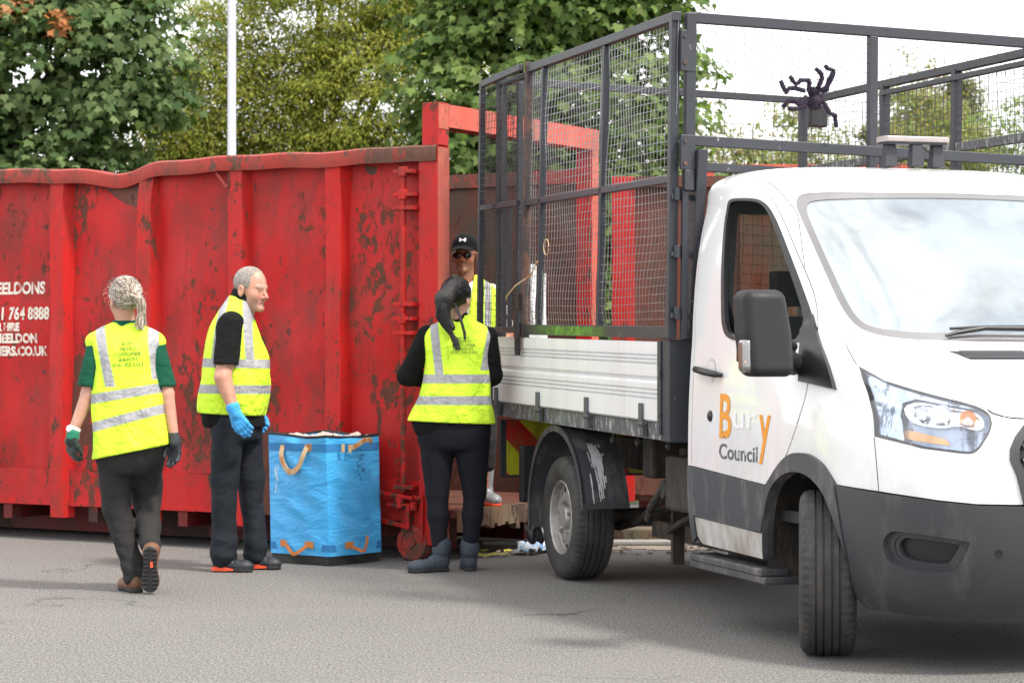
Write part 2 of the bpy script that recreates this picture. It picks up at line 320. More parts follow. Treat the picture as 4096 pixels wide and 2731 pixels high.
class MB:
    def __init__(s, f=None): s.v = []; s.f = []; s.mi = []; s.t = f; s.cur = 0
    def add(s, vs, fs):
        n = len(s.v)
        if s.t: vs = [s.t(p) for p in vs]
        s.v += [tuple(p) for p in vs]; s.f += [tuple(i + n for i in f) for f in fs]; s.mi += [s.cur] * len(fs)
        return s
    def hexa(s, p): return s.add(p, [(0, 3, 2, 1), (4, 5, 6, 7), (0, 1, 5, 4), (1, 2, 6, 5), (2, 3, 7, 6), (3, 0, 4, 7)])
    def box(s, a, b):
        (x0, y0, z0), (x1, y1, z1) = a, b
        return s.hexa([(x0, y0, z0), (x1, y0, z0), (x1, y1, z0), (x0, y1, z0), (x0, y0, z1), (x1, y0, z1), (x1, y1, z1), (x0, y1, z1)])
    def bar(s, p, q, w, h=None, up=(0, 0, 1)):
        p, q = Vector(p), Vector(q); h = h or w; d = (q - p).normalized(); u = Vector(up)
        if abs(d.dot(u)) > .97: u = Vector((1, 0, 0))
        a = d.cross(u).normalized() * w / 2; b = a.cross(d).normalized() * h / 2
        return s.hexa([p - a - b, p + a - b, p + a + b, p - a + b, q - a - b, q + a - b, q + a + b, q - a + b])
    def tube(s, pts, r, n=8, cap=True):
        pts = [Vector(p) for p in pts]; rs = r if isinstance(r, (list, tuple)) else [r] * len(pts)
        vs = []; prev = None
        for i, p in enumerate(pts):
            d = (pts[min(i + 1, len(pts) - 1)] - pts[max(i - 1, 0)]).normalized()
            if prev is None:
                a = d.orthogonal().normalized()
            else:
                a = (prev - d * prev.dot(d)); a = a.normalized() if a.length > 1e-6 else d.orthogonal().normalized()
            prev = a; b = d.cross(a)
            vs += [p + (a * math.cos(2 * math.pi * k / n) + b * math.sin(2 * math.pi * k / n)) * rs[i] for k in range(n)]
        fs = [(i * n + k, i * n + (k + 1) % n, (i + 1) * n + (k + 1) % n, (i + 1) * n + k) for i in range(len(pts) - 1) for k in range(n)]
        if cap: fs += [tuple(range(n - 1, -1, -1)), tuple((len(pts) - 1) * n + k for k in range(n))]
        return s.add(vs, fs)
    def lathe(s, c, ax, prof, n=48, a0=0, a1=2 * math.pi, fn=None):
        """prof: (radius, offset along axis)"""
        c = Vector(c); ax = Vector(ax).normalized(); u = ax.orthogonal().normalized(); v = ax.cross(u)
        closed = abs(a1 - a0 - 2 * math.pi) < 1e-6; m = n if closed else n + 1; vs = []
        for i in range(m):
            a = a0 + (a1 - a0) * i / n
            for j, (r, o) in enumerate(prof):
                if fn: r = fn(i, j, r)
                vs.append(c + ax * o + (u * math.cos(a) + v * math.sin(a)) * r)
        k = len(prof); fs = []
        for i in range(n):
            i2 = (i + 1) % m
            for j in range(k - 1): fs.append((i * k + j, i2 * k + j, i2 * k + j + 1, i * k + j + 1))
        return s.add(vs, fs)
    def cyl(s, p, q, r, n=20): return s.tube([p, q], r, n)
    def grid(s, P, flip=False):
        P = np.asarray(P); a, b = P.shape[:2]; fs = []
        for i in range(a - 1):
            for j in range(b - 1):
                f = (i * b + j, (i + 1) * b + j, (i + 1) * b + j + 1, i * b + j + 1); fs.append(f[::-1] if flip else f)
        return s.add([tuple(x) for x in P.reshape(-1, 3)], fs)
    def prism(s, poly, f0, f1):
        """poly 2-D points, f0/f1 map (a,b) to the two end faces"""
        n = len(poly); vs = [f0(*p) for p in poly] + [f1(*p) for p in poly]
        return s.add(vs, [tuple(range(n - 1, -1, -1)), tuple(range(n, 2 * n))] + [(k, (k + 1) % n, n + (k + 1) % n, n + k) for k in range(n)])
    def build(s, name, mat, parent=None, smooth=None, bevel=0):
        me = bpy.data.meshes.new(name); me.from_pydata(s.v, [], s.f)
        if len(set(s.mi)) > 1: me.polygons.foreach_set('material_index', s.mi)
        me.update(); o = link(name, me, mat, parent); finish(me, smooth)
        if bevel:
            md = o.modifiers.new('bevel', 'BEVEL'); md.width = bevel; md.segments = 2; md.limit_method = 'ANGLE'; md.angle_limit = R(40)
        return o

def np_mesh(name, V, F, mat, parent=None, smooth=None, tint=None):
    """V (n,3) array, F (m,k) array of equal-size faces; tint (n,3) vertex colours"""
    me = bpy.data.meshes.new(name); V = np.ascontiguousarray(V, dtype=np.float32); F = np.ascontiguousarray(F, dtype=np.int32); m, k = F.shape
    me.vertices.add(len(V)); me.vertices.foreach_set('co', V.ravel())
    me.loops.add(m * k); me.loops.foreach_set('vertex_index', F.ravel())
    me.polygons.add(m); me.polygons.foreach_set('loop_start', np.arange(m, dtype=np.int32) * k)
    me.update(calc_edges=True)
    if tint is not None:
        a = me.color_attributes.new('tint', 'FLOAT_COLOR', 'POINT'); a.data.foreach_set('color', np.concatenate([tint, np.ones((len(V), 1))], 1).astype(np.float32).ravel())
    o = link(name, me, mat, parent); finish(me, smooth)
    return o

# ------------------------------------------------------------------ implicit surfaces -> mesh (surface nets)
def nets(fn, lo, hi, h):
    lo = np.array(lo, float); n = np.ceil((np.array(hi) - lo) / h).astype(int) + 1
    B = 8; nb = np.ceil(n / B).astype(int); full = nb * B
    V = np.empty(tuple(full), np.float32)
    bc = np.stack(np.meshgrid(*[np.arange(k) for k in nb], indexing='ij'), -1).reshape(-1, 3)
    ctr = lo + (bc * B + (B - 1) / 2) * h; d = fn(ctr)
    rad = h * B * .87 * 1.35 + .01
    off = np.stack(np.meshgrid(*[np.arange(B)] * 3, indexing='ij'), -1).reshape(-1, 3)
    Vb = np.where(d > 0, 1.0, -1.0)[:, None] * np.ones((1, B ** 3), np.float32)
    near = np.where(np.abs(d) < rad)[0]
    for s in range(0, len(near), 400):
        q = near[s:s + 400]; P = lo + (bc[q][:, None, :] * B + off[None]) * h
        Vb[q] = fn(P.reshape(-1, 3)).reshape(len(q), -1)
    V = Vb.reshape(*nb, B, B, B).transpose(0, 3, 1, 4, 2, 5).reshape(*full)
    ins = V < 0
    c = [ins[i:full[0] - 1 + i, j:full[1] - 1 + j, k:full[2] - 1 + k] for i in (0, 1) for j in (0, 1) for k in (0, 1)]
    cnt = sum(x.astype(np.int8) for x in c); act = (cnt > 0) & (cnt < 8)
    idx = np.full(act.shape, -1, np.int64); cells = np.argwhere(act); idx[act] = np.arange(len(cells))
    acc = np.zeros((len(cells), 3)); num = np.zeros(len(cells))
    cs = np.array([(i, j, k) for i in (0, 1) for j in (0, 1) for k in (0, 1)])
    val = np.stack([V[cells[:, 0] + a, cells[:, 1] + b, cells[:, 2] + g] for a, b, g in cs], 1)
    for p in range(8):
        for q in range(p + 1, 8):
            if np.abs(cs[p] - cs[q]).sum() != 1: continue
            a, b = val[:, p], val[:, q]; m = (a < 0) != (b < 0); t = np.where(m, a / np.where(m, a - b, 1), 0)
            acc += np.where(m[:, None], cs[p] + (cs[q] - cs[p]) * t[:, None], 0); num += m
    W = lo + (cells + acc / num[:, None]) * h
    F = []
    for ax in range(3):
        o1, o2 = [(1, 2), (2, 0), (0, 1)][ax]
        sl0 = [slice(None)] * 3; sl1 = [slice(None)] * 3; sl0[ax] = slice(0, -1); sl1[ax] = slice(1, None)
        ch = ins[tuple(sl0)] != ins[tuple(sl1)]; e = np.argwhere(ch)
        e = e[(e[:, o1] > 0) & (e[:, o2] > 0) & (e[:, o1] < act.shape[o1]) & (e[:, o2] < act.shape[o2]) & (e[:, ax] < act.shape[ax])]
        s0 = ins[e[:, 0], e[:, 1], e[:, 2]]
        def cell(d1, d2):
            q = e.copy(); q[:, o1] -= d1; q[:, o2] -= d2; return idx[q[:, 0], q[:, 1], q[:, 2]]
        f = np.stack([cell(1, 1), cell(0, 1), cell(0, 0), cell(1, 0)], 1)
        f[~s0] = f[~s0][:, ::-1]; F.append(f)
    return W, np.concatenate(F)

def cap(P, a, b, ra, rb):
    a = np.asarray(a, float); b = np.asarray(b, float); ba = b - a; t = np.clip(((P - a) @ ba) / max(ba @ ba, 1e-9), 0, 1)
    return np.linalg.norm(P - a - t[:, None] * ba, axis=1) - (ra + (rb - ra) * t)
def ell(P, c, r, Rm=None):
    q = P - np.asarray(c, float)
    if Rm is not None: q = q @ Rm
    r = np.asarray(r, float); k0 = np.linalg.norm(q / r, axis=1); k1 = np.linalg.norm(q / r ** 2, axis=1)
    return k0 * (k0 - 1) / np.maximum(k1, 1e-6)
def smin(a, b, k):
    h = np.clip(.5 + .5 * (b - a) / k, 0, 1); return b + (a - b) * h - k * h * (1 - h)
def smax(a, b, k): return -smin(-a, -b, k)
def catm(rows, n=8):
    A = np.array(rows, float); out_ = []
    for i in range(len(A) - 1):
        p0, p1, p2, p3 = A[max(i - 1, 0)], A[i], A[i + 1], A[min(i + 2, len(A) - 1)]
        for k in range(n):
            f = k / n; m1, m2 = (p2 - p0) / 2, (p3 - p1) / 2
            out_.append((2 * f ** 3 - 3 * f ** 2 + 1) * p1 + (f ** 3 - 2 * f * f + f) * m1 + (-2 * f ** 3 + 3 * f * f) * p2 + (f ** 3 - f * f) * m2)
    out_.append(A[-1]); A = np.array(out_); return A[np.argsort(A[:, 0], kind='stable')]
def loft(P, rows, yaw=0, p=2.3, k=.02):
    """rows (z, cx, cy, rx, ry), ascending z"""
    z = P[:, 2]; g = lambda i: np.interp(z, rows[:, 0], rows[:, i]); x = P[:, 0] - g(1); y = P[:, 1] - g(2)
    c, s = math.cos(yaw), math.sin(yaw); X = c * x + s * y; Y = -s * x + c * y; rx, ry = g(3), g(4)
    k0 = ((np.abs(X) / rx) ** p + (np.abs(Y) / ry) ** p) ** (1 / p)
    d = (k0 - 1) * np.minimum(rx, ry) * np.clip(1.0 + .0 * k0, 0, 2)
    return smax(d, np.maximum(z - rows[-1, 0], rows[0, 0] - z), k)
def wr(P, amp, f, seed=0, st=(1, 1, 1)):
    r = np.random.default_rng(seed); d = 0; Q = P * np.array(st)
    wv = .35 * np.sin(Q @ r.normal(size=3) * f * .5 + seed) + .35 * np.sin(Q @ r.normal(size=3) * f * .6)
    for i in range(4):
        kv = r.normal(size=3); kv /= np.linalg.norm(kv); d = d + (1 - np.abs(np.sin(Q @ kv * f * (.7 + .35 * i) + r.uniform(0, 6) + wv * 2.2)) * 2) / (1 + .5 * i)
    return d * amp / 2.5
# ------------------------------------------------------------------ ground
g = MB(); nx, ny = 40, 60
g.add([(-400, -60, 0), (400, -60, 0), (400, 900, 0), (-400, 900, 0)], [(0, 1, 2, 3)])
o = g.build('road', 'asphalt'); o['kind'] = 'structure'
g = MB(); pts = []
for i in range(60):
    x = -.6 + i * .13; pts.append((x, 15.35 + .05 * math.sin(i * 1.3) + .03 * math.sin(i * 3.1) - .06 * x))
v = [(x, y, .004) for x, y in pts] + [(x, y + 2.2, .004) for x, y in pts]
g.add(v, [(i, i + 1, 61 + i, 60 + i) for i in range(59)])
o = g.build('ground', 'gravel'); o['kind'] = 'structure'
g = MB().add([(-60, 20, .006), (90, 20, .006), (90, 200, .006), (-60, 200, .006)], [(0, 1, 2, 3)])
M['grass'] = plain('rough_grass', (.045, .075, .02), .95, var=.5, scale=3, bmp=.6, bscale=12)
o = g.build('ground', 'grass'); o['kind'] = 'structure'

# ------------------------------------------------------------------ big open red skip container, local x = along its side, y = towards the camera side
ph = R(31)
K = thing('waste_container', 'long ribbed red waste container with dented top rail and rusty scrapes behind the people', 'waste container', (-.424, 14.4, 0), math.atan2(math.sin(ph), -math.cos(ph)))
LK = 6.2; WK = 2.08
def dent(x): return -.066 * math.exp(-((x - 2.68) / .24) ** 2) - .020 * math.exp(-((x - 3.05) / .35) ** 2) + .005 * math.sin(x * 5.1) + .004 * math.sin(x * 11 + 1)
def lean(x): return -.07 * math.exp(-((x - 2.66) / .30) ** 2) + .006 * math.sin(x * 7)
xs = np.linspace(.19, LK, 150); zs = np.linspace(.50, 2.53, 60)
def pnl(x, z):
    y = -.075 + .008 * math.sin(x * 4.1 + z * 1.3) * math.sin(z * 2.7 + 1) + .008 * math.sin(x * 9.7 - z * 3.1) + .006 * math.sin(z * 9 + x * 2)
    fx = (x - .906) % .79
    y += .010 * math.sin(min(fx, .66) / .66 * math.pi) * math.sin((z - .5) / 2.05 * math.pi)
    t = max(0, (z - 2.0) / .5); y += lean(x) * t * t * .8
    return y
g = MB(); g.grid([[(x, pnl(x, z), z + (dent(x) * max(0, (z - 1.9) / .6) ** 2)) for z in zs] for x in xs]); g.build('side_panel', 'red', K, smooth=50)
g = MB(); zs2 = np.linspace(.27, .50, 5)
g.grid([[(x, -.045 + .006 * math.sin(x * 6), z) for z in zs2] for x in np.linspace(.19, LK, 60)]); g.grid([[(x, -.045 - (.03 if k else 0), .50) for k in (0, 1)] for x in np.linspace(.19, LK, 60)])
g.box((.2, -.10, .245), (LK, -.035, .27)); g.build('bottom_rail', 'red', K, smooth=30)
g = MB(); n = 110
for i in range(n):
    xa, xb = .046 + (LK - .046) * i / n, .046 + (LK - .046) * (i + 1) / n
    q = []
    for x in (xa, xb):
        dz, dy = dent(x) if x > .2 else 0, lean(x) if x > .2 else 0
        q.append([(x, -.115 + dy, 2.515 + dz), (x, .02 + dy, 2.505 + dz), (x, .026 + dy, 2.545 + dz), (x, .02 + dy, 2.595 + dz), (x, .0 + dy, 2.607 + dz), (x, -.11 + dy, 2.605 + dz)])
    g.add(q[0] + q[1], [(k, k + 6, (k + 1) % 6 + 6, (k + 1) % 6) for k in range(6)])
g.build('top_rail', 'redtop', K, smooth=50)
for x0 in (.79, 1.583, 2.365, 3.145, 3.935, 4.725, 5.515):
    g = MB(); zt = 2.515
    P = []
    for z in np.linspace(.165, 1, 2).tolist() + np.linspace(1.1, zt, 20).tolist():
        t = max(0, (z - 2.0) / .5) ** 2; xm = x0 + .06; dy = lean(xm) * t * .8; dz = dent(xm) * t; s = .006 * math.sin(z * 5 + x0 * 9) + .004 * math.sin(z * 13 + x0)
        P.append([(x0 - .035, -.085 + dy, z + dz), (x0 + s * .5, .0 + dy + s * .3, z + dz), (x0 + .118 + s * .5, .0 + dy + s * .3, z + dz), (x0 + .130, -.085 + dy, z + dz)])
    g.grid(P); g.add(P[0], [(0, 1, 2, 3)]); g.build('rib', 'red2', K, smooth=25)
E0 = .048
g = MB(); g.box((E0, -.14, .10), (.19, .004, 2.60)); g.build('corner_post', 'red2', K, bevel=.006)
g = MB(); g.box((E0 - .003, -.13, .12), (E0 + .002, -.001, 2.59)); g.build('end_face_strip', 'pink', K)
g = MB(); g.box((E0 - .002, -.130, 2.605), (.165, .0, 2.875)); g.build('hoop_leg', 'red2', K, bevel=.005)
g = MB(); g.box((E0 - .006, -.12, 2.71), (E0 - .002, -.005, 2.865)); g.box((E0 - .008, -WK, 2.725), (E0 - .003, -.12, 2.865)); g.box((E0 - .006, -WK + .004, .3), (E0 - .001, -WK + .10, 2.725)); g.build('hoop_face_strip', 'pink', K)
g = MB(); g.box((E0 - .002, -WK, 2.72), (.165, -.131, 2.87)); g.build('hoop_beam', 'red2', K, bevel=.005)
g = MB(); g.box((E0, -WK, .2), (.165, -WK + .11, 2.719)); g.build('far_corner_post', 'red2', K, bevel=.005)
# inside
g = MB(); g.box((.166, -WK, .3), (LK, -WK + .02, 2.50)); g.box((LK, -WK, .3), (LK + .05, -.08, 2.55)); g.build('inner_wall', 'rust', K)
g = MB(); g.box((.166, -WK - .03, 2.50), (LK, -WK + .05, 2.60)); g.build('far_top_rail', 'redtop', K)
g = MB(); g.box((.2, -.11, .32), (LK, -.095, 2.50)); g.build('inner_side_skin', 'rust', K)
M['timber'] = rusty('splintered_dirty_floor_edge', (.17, .095, .06), (.07, .045, .035), .9, 4.2)
g = MB(); g.box((.0, -WK + .12, .265), (LK, -.145, .315)); g.build('floor', 'rust', K)
g = MB(); 
for i in range(40):
    y0 = -.15 - i * .0455; d = .10 + .03 * random.random() + (.03 if i % 7 == 0 else 0)
    g.box((-.05 - .006 * random.random(), y0 - .0455, .318 - d), (.0, y0, .318 + .004 * random.random()))
g.build('floor_edge', 'timber', K)
# running gear under the body
g = MB(); g.box((.3, -.62, .03), (LK, -.5, .264)); g.box((.3, -1.6, .03), (LK, -1.48, .264))
for x in np.arange(.5, 6, .79): g.box((x, -.5, .14), (x + .08, -.05, .24)); g.box((x, -1.479, .14), (x + .08, -.621, .24))
g.build('underframe', 'redunder', K)
wk = MB(); wk.lathe((.235, -.04, .112), (0, 1, 0), [(.03, -.03), (.105, -.03), (.112, -.02), (.112, .05), (.105, .06), (.075, .06), (.072, .05), (.03, .05), (.028, .065), (.0, .065)], 40)
wk.build('roller_wheel', 'redtop', K, smooth=35)
g = MB(); g.box((.14, -.02, .13), (.33, -.006, .40)); g.box((.14, -.10, .12), (.155, .03, .42)); g.build('roller_bracket', 'red2', K, bevel=.004)
g = MB(); g.tube([(.285, .03, .43), (.285, .03, 2.44)], .019, 10); g.build('hinge_rod', 'red2', K, smooth=60)
for z in (2.445, 2.30, 2.215, 1.61, 1.52, 1.43, .46):
    g = MB(); g.box((.20, -.05, z - .012), (.35, .055, z + .012))
    if z in (2.445, 2.30, 1.52): g.cyl((.285, .03, z - .03), (.285, .03, z + .03), .034, 12)
    g.build('hinge_knuckle', 'red2', K, bevel=.003)
g = MB(); g.box((.15, .0, .385), (.45, .035, .41)); g.box((.22, .0, .34), (.40, .05, .36)); g.cyl((.31, .03, .33), (.31, .03, .42), .035, 12)
g.bar((.24, .04, .34), (.24, .04, .20), .03); g.bar((.24, .04, .215), (.50, .03, .255), .028); g.bar((.20, .05, .395), (.52, .05, .43), .022); g.cyl((.2, .045, .32), (.2, .045, .37), .022, 10)
g.build('latch_gear', 'red2', K, bevel=.003)
g = MB(); g.bar((1.83, -.02, 2.53), (1.70, .0, 2.40), .022); g.build('brace', 'redtop', K)
M['shred'] = plain('pale_rubbish', (.32, .30, .27), .9, var=.6, scale=18)

def text_mesh(body, size, off=0.0):
    cu = bpy.data.curves.new('lettering', 'FONT'); cu.body = body; cu.size = size; cu.offset = off; cu.resolution_u = 3
    to = bpy.data.objects.new('tmp', cu); COL.objects.link(to); dg = bpy.context.evaluated_depsgraph_get(); dg.update()
    me = bpy.data.meshes.new_from_object(to.evaluated_get(dg)); bpy.data.objects.remove(to); return me
def lettering(name, body, size, fn, mat, parent, off=0.0, sx=1.0, center=False, split=0):
    """fn maps (along, up) metres to a 3-D point on the surface"""
    me = text_mesh(body, size, off); co = np.array([v.co[:] for v in me.vertices]); x = co[:, 0] * sx
    if center: x = x - (x.max() + x.min()) / 2
    for v_, a, b in zip(me.vertices, x, co[:, 1]): v_.co = fn(a, b)
    me.update(); return link(name, me, mat, parent)
def ktext(body, xr, z, size, sx=.95):
    # reads left to right as local x falls; right edge at xr
    me = text_mesh(body, size, .0045); W_ = max(v_.co.x for v_ in me.vertices) * sx; bpy.data.meshes.remove(me)
    o = lettering('lettering', body, size, lambda a, b: (xr + W_ - a, pnl(xr + W_ - a, z + b) + .004, z + b), 'stencil', K, .0045, sx)
STX = .005
ktext('WHEELDONS', 3.362, 1.725, .115); ktext('0161 764 8888', 3.320, 1.545, .118, .86)
ktext('FOR HIRE', 3.60, 1.465, .075, .9)
ktext('WHEELDON', 3.44, 1.38, .088, .95); ktext('CONTAINERS.CO.UK', 3.345, 1.29, .088, .95)

# ------------------------------------------------------------------ second container behind the truck
K2 = thing('waste_container', 'rusty brown and red waste container seen through the cage mesh behind the truck', 'waste container', (.745, 17.2, 0), R(-3))
g = MB(); g.box((.0, 0, .2), (.17, .12, 2.62)); g.build('corner_post', 'red2', K2, bevel=.005)
g = MB(); g.grid([[(x, .02 + .012 * math.sin(x * 5), z) for z in (.25, .9, 1.6, 2.3, 2.54)] for x in np.linspace(.17, 4.4, 60)], True); g.build('side_panel', 'rust', K2, smooth=40)
for x in (.95, 1.75, 2.55, 3.35): MB().box((x, -.02, .2), (x + .12, .02, 2.54)).build('rib', 'rust', K2)
g = MB(); g.box((.17, -.03, 2.54), (4.4, .08, 2.62)); g.build('top_rail', 'rust', K2); g = MB(); g.box((.70, -.02, 2.66), (2.2, .08, 2.705)); g.box((.70, -.01, 2.621), (.76, .07, 2.66)); g.box((2.1, -.01, 2.621), (2.16, .07, 2.66)); g.build('raised_rail', 'pink', K2)
g = MB(); g.box((0, .13, .2), (4.4, 2.2, .3)); g.box((0, 2.15, .3), (4.4, 2.2, 2.6)); g.box((4.35, .1, .3), (4.4, 2.15, 2.6)); g.build('body', 'rust', K2)
g = MB(); g.box((.2, .3, .01), (4.2, .45, .2)); g.build('runner', 'redunder', K2)

# low sleeper and kerb at the edge of the yard
g = MB(); g.box((.55, 15.85, .004), (4.2, 15.98, .10)); o = g.build('timber_sleeper', 'timber', None, bevel=.01); tag(o, 'low brown sleeper lying along the yard edge beneath the truck', 'sleeper')
g = MB(); g.box((-.2, 15.62, .006), (5, 15.76, .035)); o = g.build('kerb', 'concrete', None, bevel=.008); o['kind'] = 'structure'

# ------------------------------------------------------------------ lamp post
L = MB(); L.tube([(0, 0, 0), (0, 0, 1.2), (0, 0, 1.25), (0, 0, 8)], [.075, .075, .047, .040], 20)
M['galv'] = plain('galvanised_post', (.50, .51, .56), .45, .2, var=.08, scale=6)
LP = thing('street_lamp', 'tall pale grey lamp column rising behind the red container', 'lamp post', (-2.88, 23.7, 0)); L.build('column', 'galv', LP, smooth=60)
MB().tube([(0, 0, 8), (0, -.5, 8.15), (0, -1.0, 8.15)], .03, 10).build('arm', 'galv', LP, smooth=60)
MB().box((-.12, -1.5, 8.08), (.12, -.9, 8.2)).build('lamp_head', 'galv', LP, bevel=.03)

# ------------------------------------------------------------------ trees
def leaf_shape(kind):
    if kind == 'syc': return np.array([(0, 0), (.22, -.10), (.46, .02), (.34, .16), (.58, .40), (.30, .42), (.22, .52), (.0, .92), (-.22, .52), (-.30, .42), (-.58, .40), (-.34, .16), (-.46, .02), (-.22, -.10)]) - (0, .3)
    return np.array([(0, -.5), (.22, 0), (0, .5), (-.22, 0)])
def crown(name, ells, ncl, per, size, kind, tints, parent, seed, spread=.42, front=.25, accent=None):
    r = np.random.default_rng(seed); E = np.array(ells, float); wt = E[:, 3] * E[:, 5]; wt /= wt.sum()
    q = r.choice(len(E), ncl, p=wt); d = r.normal(size=(ncl, 3)); d[:, 1] = np.where(r.random(ncl) < .75, -np.abs(d[:, 1]), d[:, 1]); d /= np.linalg.norm(d, axis=1)[:, None]
    rad = .40 + .64 * r.random(ncl) ** .6
    C = E[q, :3] + d * E[q, 3:6] * rad[:, None]
    br = .82 + .30 * r.random(ncl)
    n = ncl * per; ci = np.repeat(np.arange(ncl), per)
    u = r.normal(size=(n, 3)); u /= np.linalg.norm(u, axis=1)[:, None]; u[:, 2] = np.where(r.random(n) < .7, np.abs(u[:, 2]), u[:, 2])
    sr = (spread * (.6 + .8 * r.random(ncl)))[ci]
    P = C[ci] + u * sr[:, None] * (.55 + .5 * r.random(n))[:, None] * np.array([1.15, 1.0, .75])
    N = u * .55 + d[ci] * .45 + np.array([0, -.25, .5]) + r.normal(size=(n, 3)) * .38; N /= np.linalg.norm(N, axis=1)[:, None]
    # leaf tip direction: drooping, in the leaf plane
    T = np.array([0, 0, -1.0]) + u * .8 + r.normal(size=(n, 3)) * .5; T -= N * (T * N).sum(1)[:, None]; T /= np.linalg.norm(T, axis=1)[:, None]; B = np.cross(N, T)
    S = leaf_shape(kind); k = len(S); s = size * (.55 + .75 * r.random(n))
    cup = -(S[:, 0] ** 2) * .55 - np.maximum(S[:, 1], 0) ** 2 * .35
    V = P[:, None, :] + s[:, None, None] * (S[None, :, 0, None] * B[:, None, :] + S[None, :, 1, None] * T[:, None, :] + cup[None, :, None] * N[:, None, :])
    F = np.arange(n * k).reshape(n, k)
    tn = np.array(tints); base = tn[r.integers(0, len(tn), n)] * (br[ci] * (.82 + .34 * r.random(n)))[:, None]
    if accent is not None:
        for (ax, az, ar), colr in accent:
            m = (P[:, 0] - ax) ** 2 + (P[:, 2] - az) ** 2 < ar ** 2; m &= r.random(n) < .65; base[m] = np.array(colr) * (.7 + .6 * r.random(m.sum()))[:, None]
    return np_mesh(name, V.reshape(-1, 3), F, 'leaf', parent, None, np.repeat(base, k, axis=0)), C
def tree(name, label, loc, h, r0, ells, ncl, per, size, kind, tints, seed, group=None, limbs=9, **kw):
    T_ = thing(name, label, 'tree', loc, 0, group); o_, C = crown('crown', ells, ncl, per, size, kind, tints, T_, seed, **kw)
    r = random.Random(seed); m = MB(); top = Vector((0, 0, h)); m.tube([(0, 0, 0), (.1, 0, h * .3), (-.05, .05, h * .6), (0, 0, h)], [r0, r0 * .8, r0 * .5, r0 * .15], 10)
    for i in range(limbs):
        c = Vector(C[r.randrange(len(C))]); z0 = h * r.uniform(.15, .7); a = Vector((0, 0, z0)); mid = a.lerp(c, .5) + Vector((r.uniform(-.2, .2), r.uniform(-.2, .2), .25))
        m.tube([a, mid, c], [r0 * .42, r0 * .25, r0 * .06], 6)
    m.build('trunk', 'bark', T_, smooth=60); return T_
SY = [(.090, .145, .055), (.115, .17, .062), (.065, .115, .042), (.18, .235, .100), (.10, .14, .05)]
WI = [(.27, .30, .055), (.32, .34, .06), (.20, .25, .045), (.38, .37, .07), (.23, .21, .06)]
SR2 = [(.11, .175, .048), (.13, .20, .052), (.08, .135, .04), (.20, .28, .08), (.12, .16, .05)]
tree('sycamore_tree', 'dark green sycamore with large lobed leaves and a few orange seed clusters at far left', (-6.3, 28.6, 0), 7, .22,
     [(-.9, 0, 2.4, 2.6, 1.4, 1.9), (.4, -.2, 2.5, 1.8, 1.3, 1.7), (-.6, 0, 4.6, 2.6, 1.5, 1.8), (1.0, 0, 4.9, 1.35, 1.1, 1.4), (-.4, .2, 6.8, 2.6, 1.5, 1.6), (1.2, .2, 6.3, 1.15, 1.0, 1.0)],
     860, 48, .130, 'syc', SY, 3, accent=[((-.15, 5.45, .22), (.40, .17, .07)), ((.35, 5.50, .22), (.36, .17, .08)), ((.9, 5.22, .20), (.40, .16, .06))])
tree('willow_tree', 'feathery yellow-green tree with tiny leaves behind the lamp column', (-2.6, 31.5, 0), 7.5, .16,
     [(0, 0, 2.6, 2.2, 1.2, 2.0), (-.9, 0, 4.3, 1.5, 1.0, 1.5), (.8, 0, 4.6, 1.8, 1.1, 1.7), (.1, 0, 6.2, 2.1, 1.2, 1.5), (1.6, .3, 6.2, 1.4, 1.0, 1.2), (-1.5, 0, 2.6, 1.2, 1.0, 1.9), (-1.55, 0, 4.5, .85, .9, 1.1), (-2.2, 0, 2.6, .8, .9, 1.7), (-2.1, 0, 4.2, .7, .8, .9)],
     1900, 150, .062, 'small', WI, 5, limbs=26, spread=.34)
tree('sycamore_tree', 'bright green sycamore behind the cage of the truck, thinning towards the right', (.6, 28.0, 0), 7, .2,
     [(-.3, 0, 2.2, 2.1, 1.2, 1.8), (1.4, 0, 2.0, 1.5, 1.1, 1.5), (-.9, 0, 4.3, 1.1, 1.0, 1.4), (.35, 0, 4.2, 1.4, 1.2, 1.6), (-.3, 0, 6.1, 1.6, 1.3, 1.4), (.75, .2, 5.8, 1.1, 1.0, 1.3), (2.1, .1, 2.2, .6, .7, 1.0)],
     820, 48, .125, 'syc', SR2, 8)
SH = [(.17, .21, .06), (.22, .22, .08), (.13, .18, .05), (.26, .22, .10)]
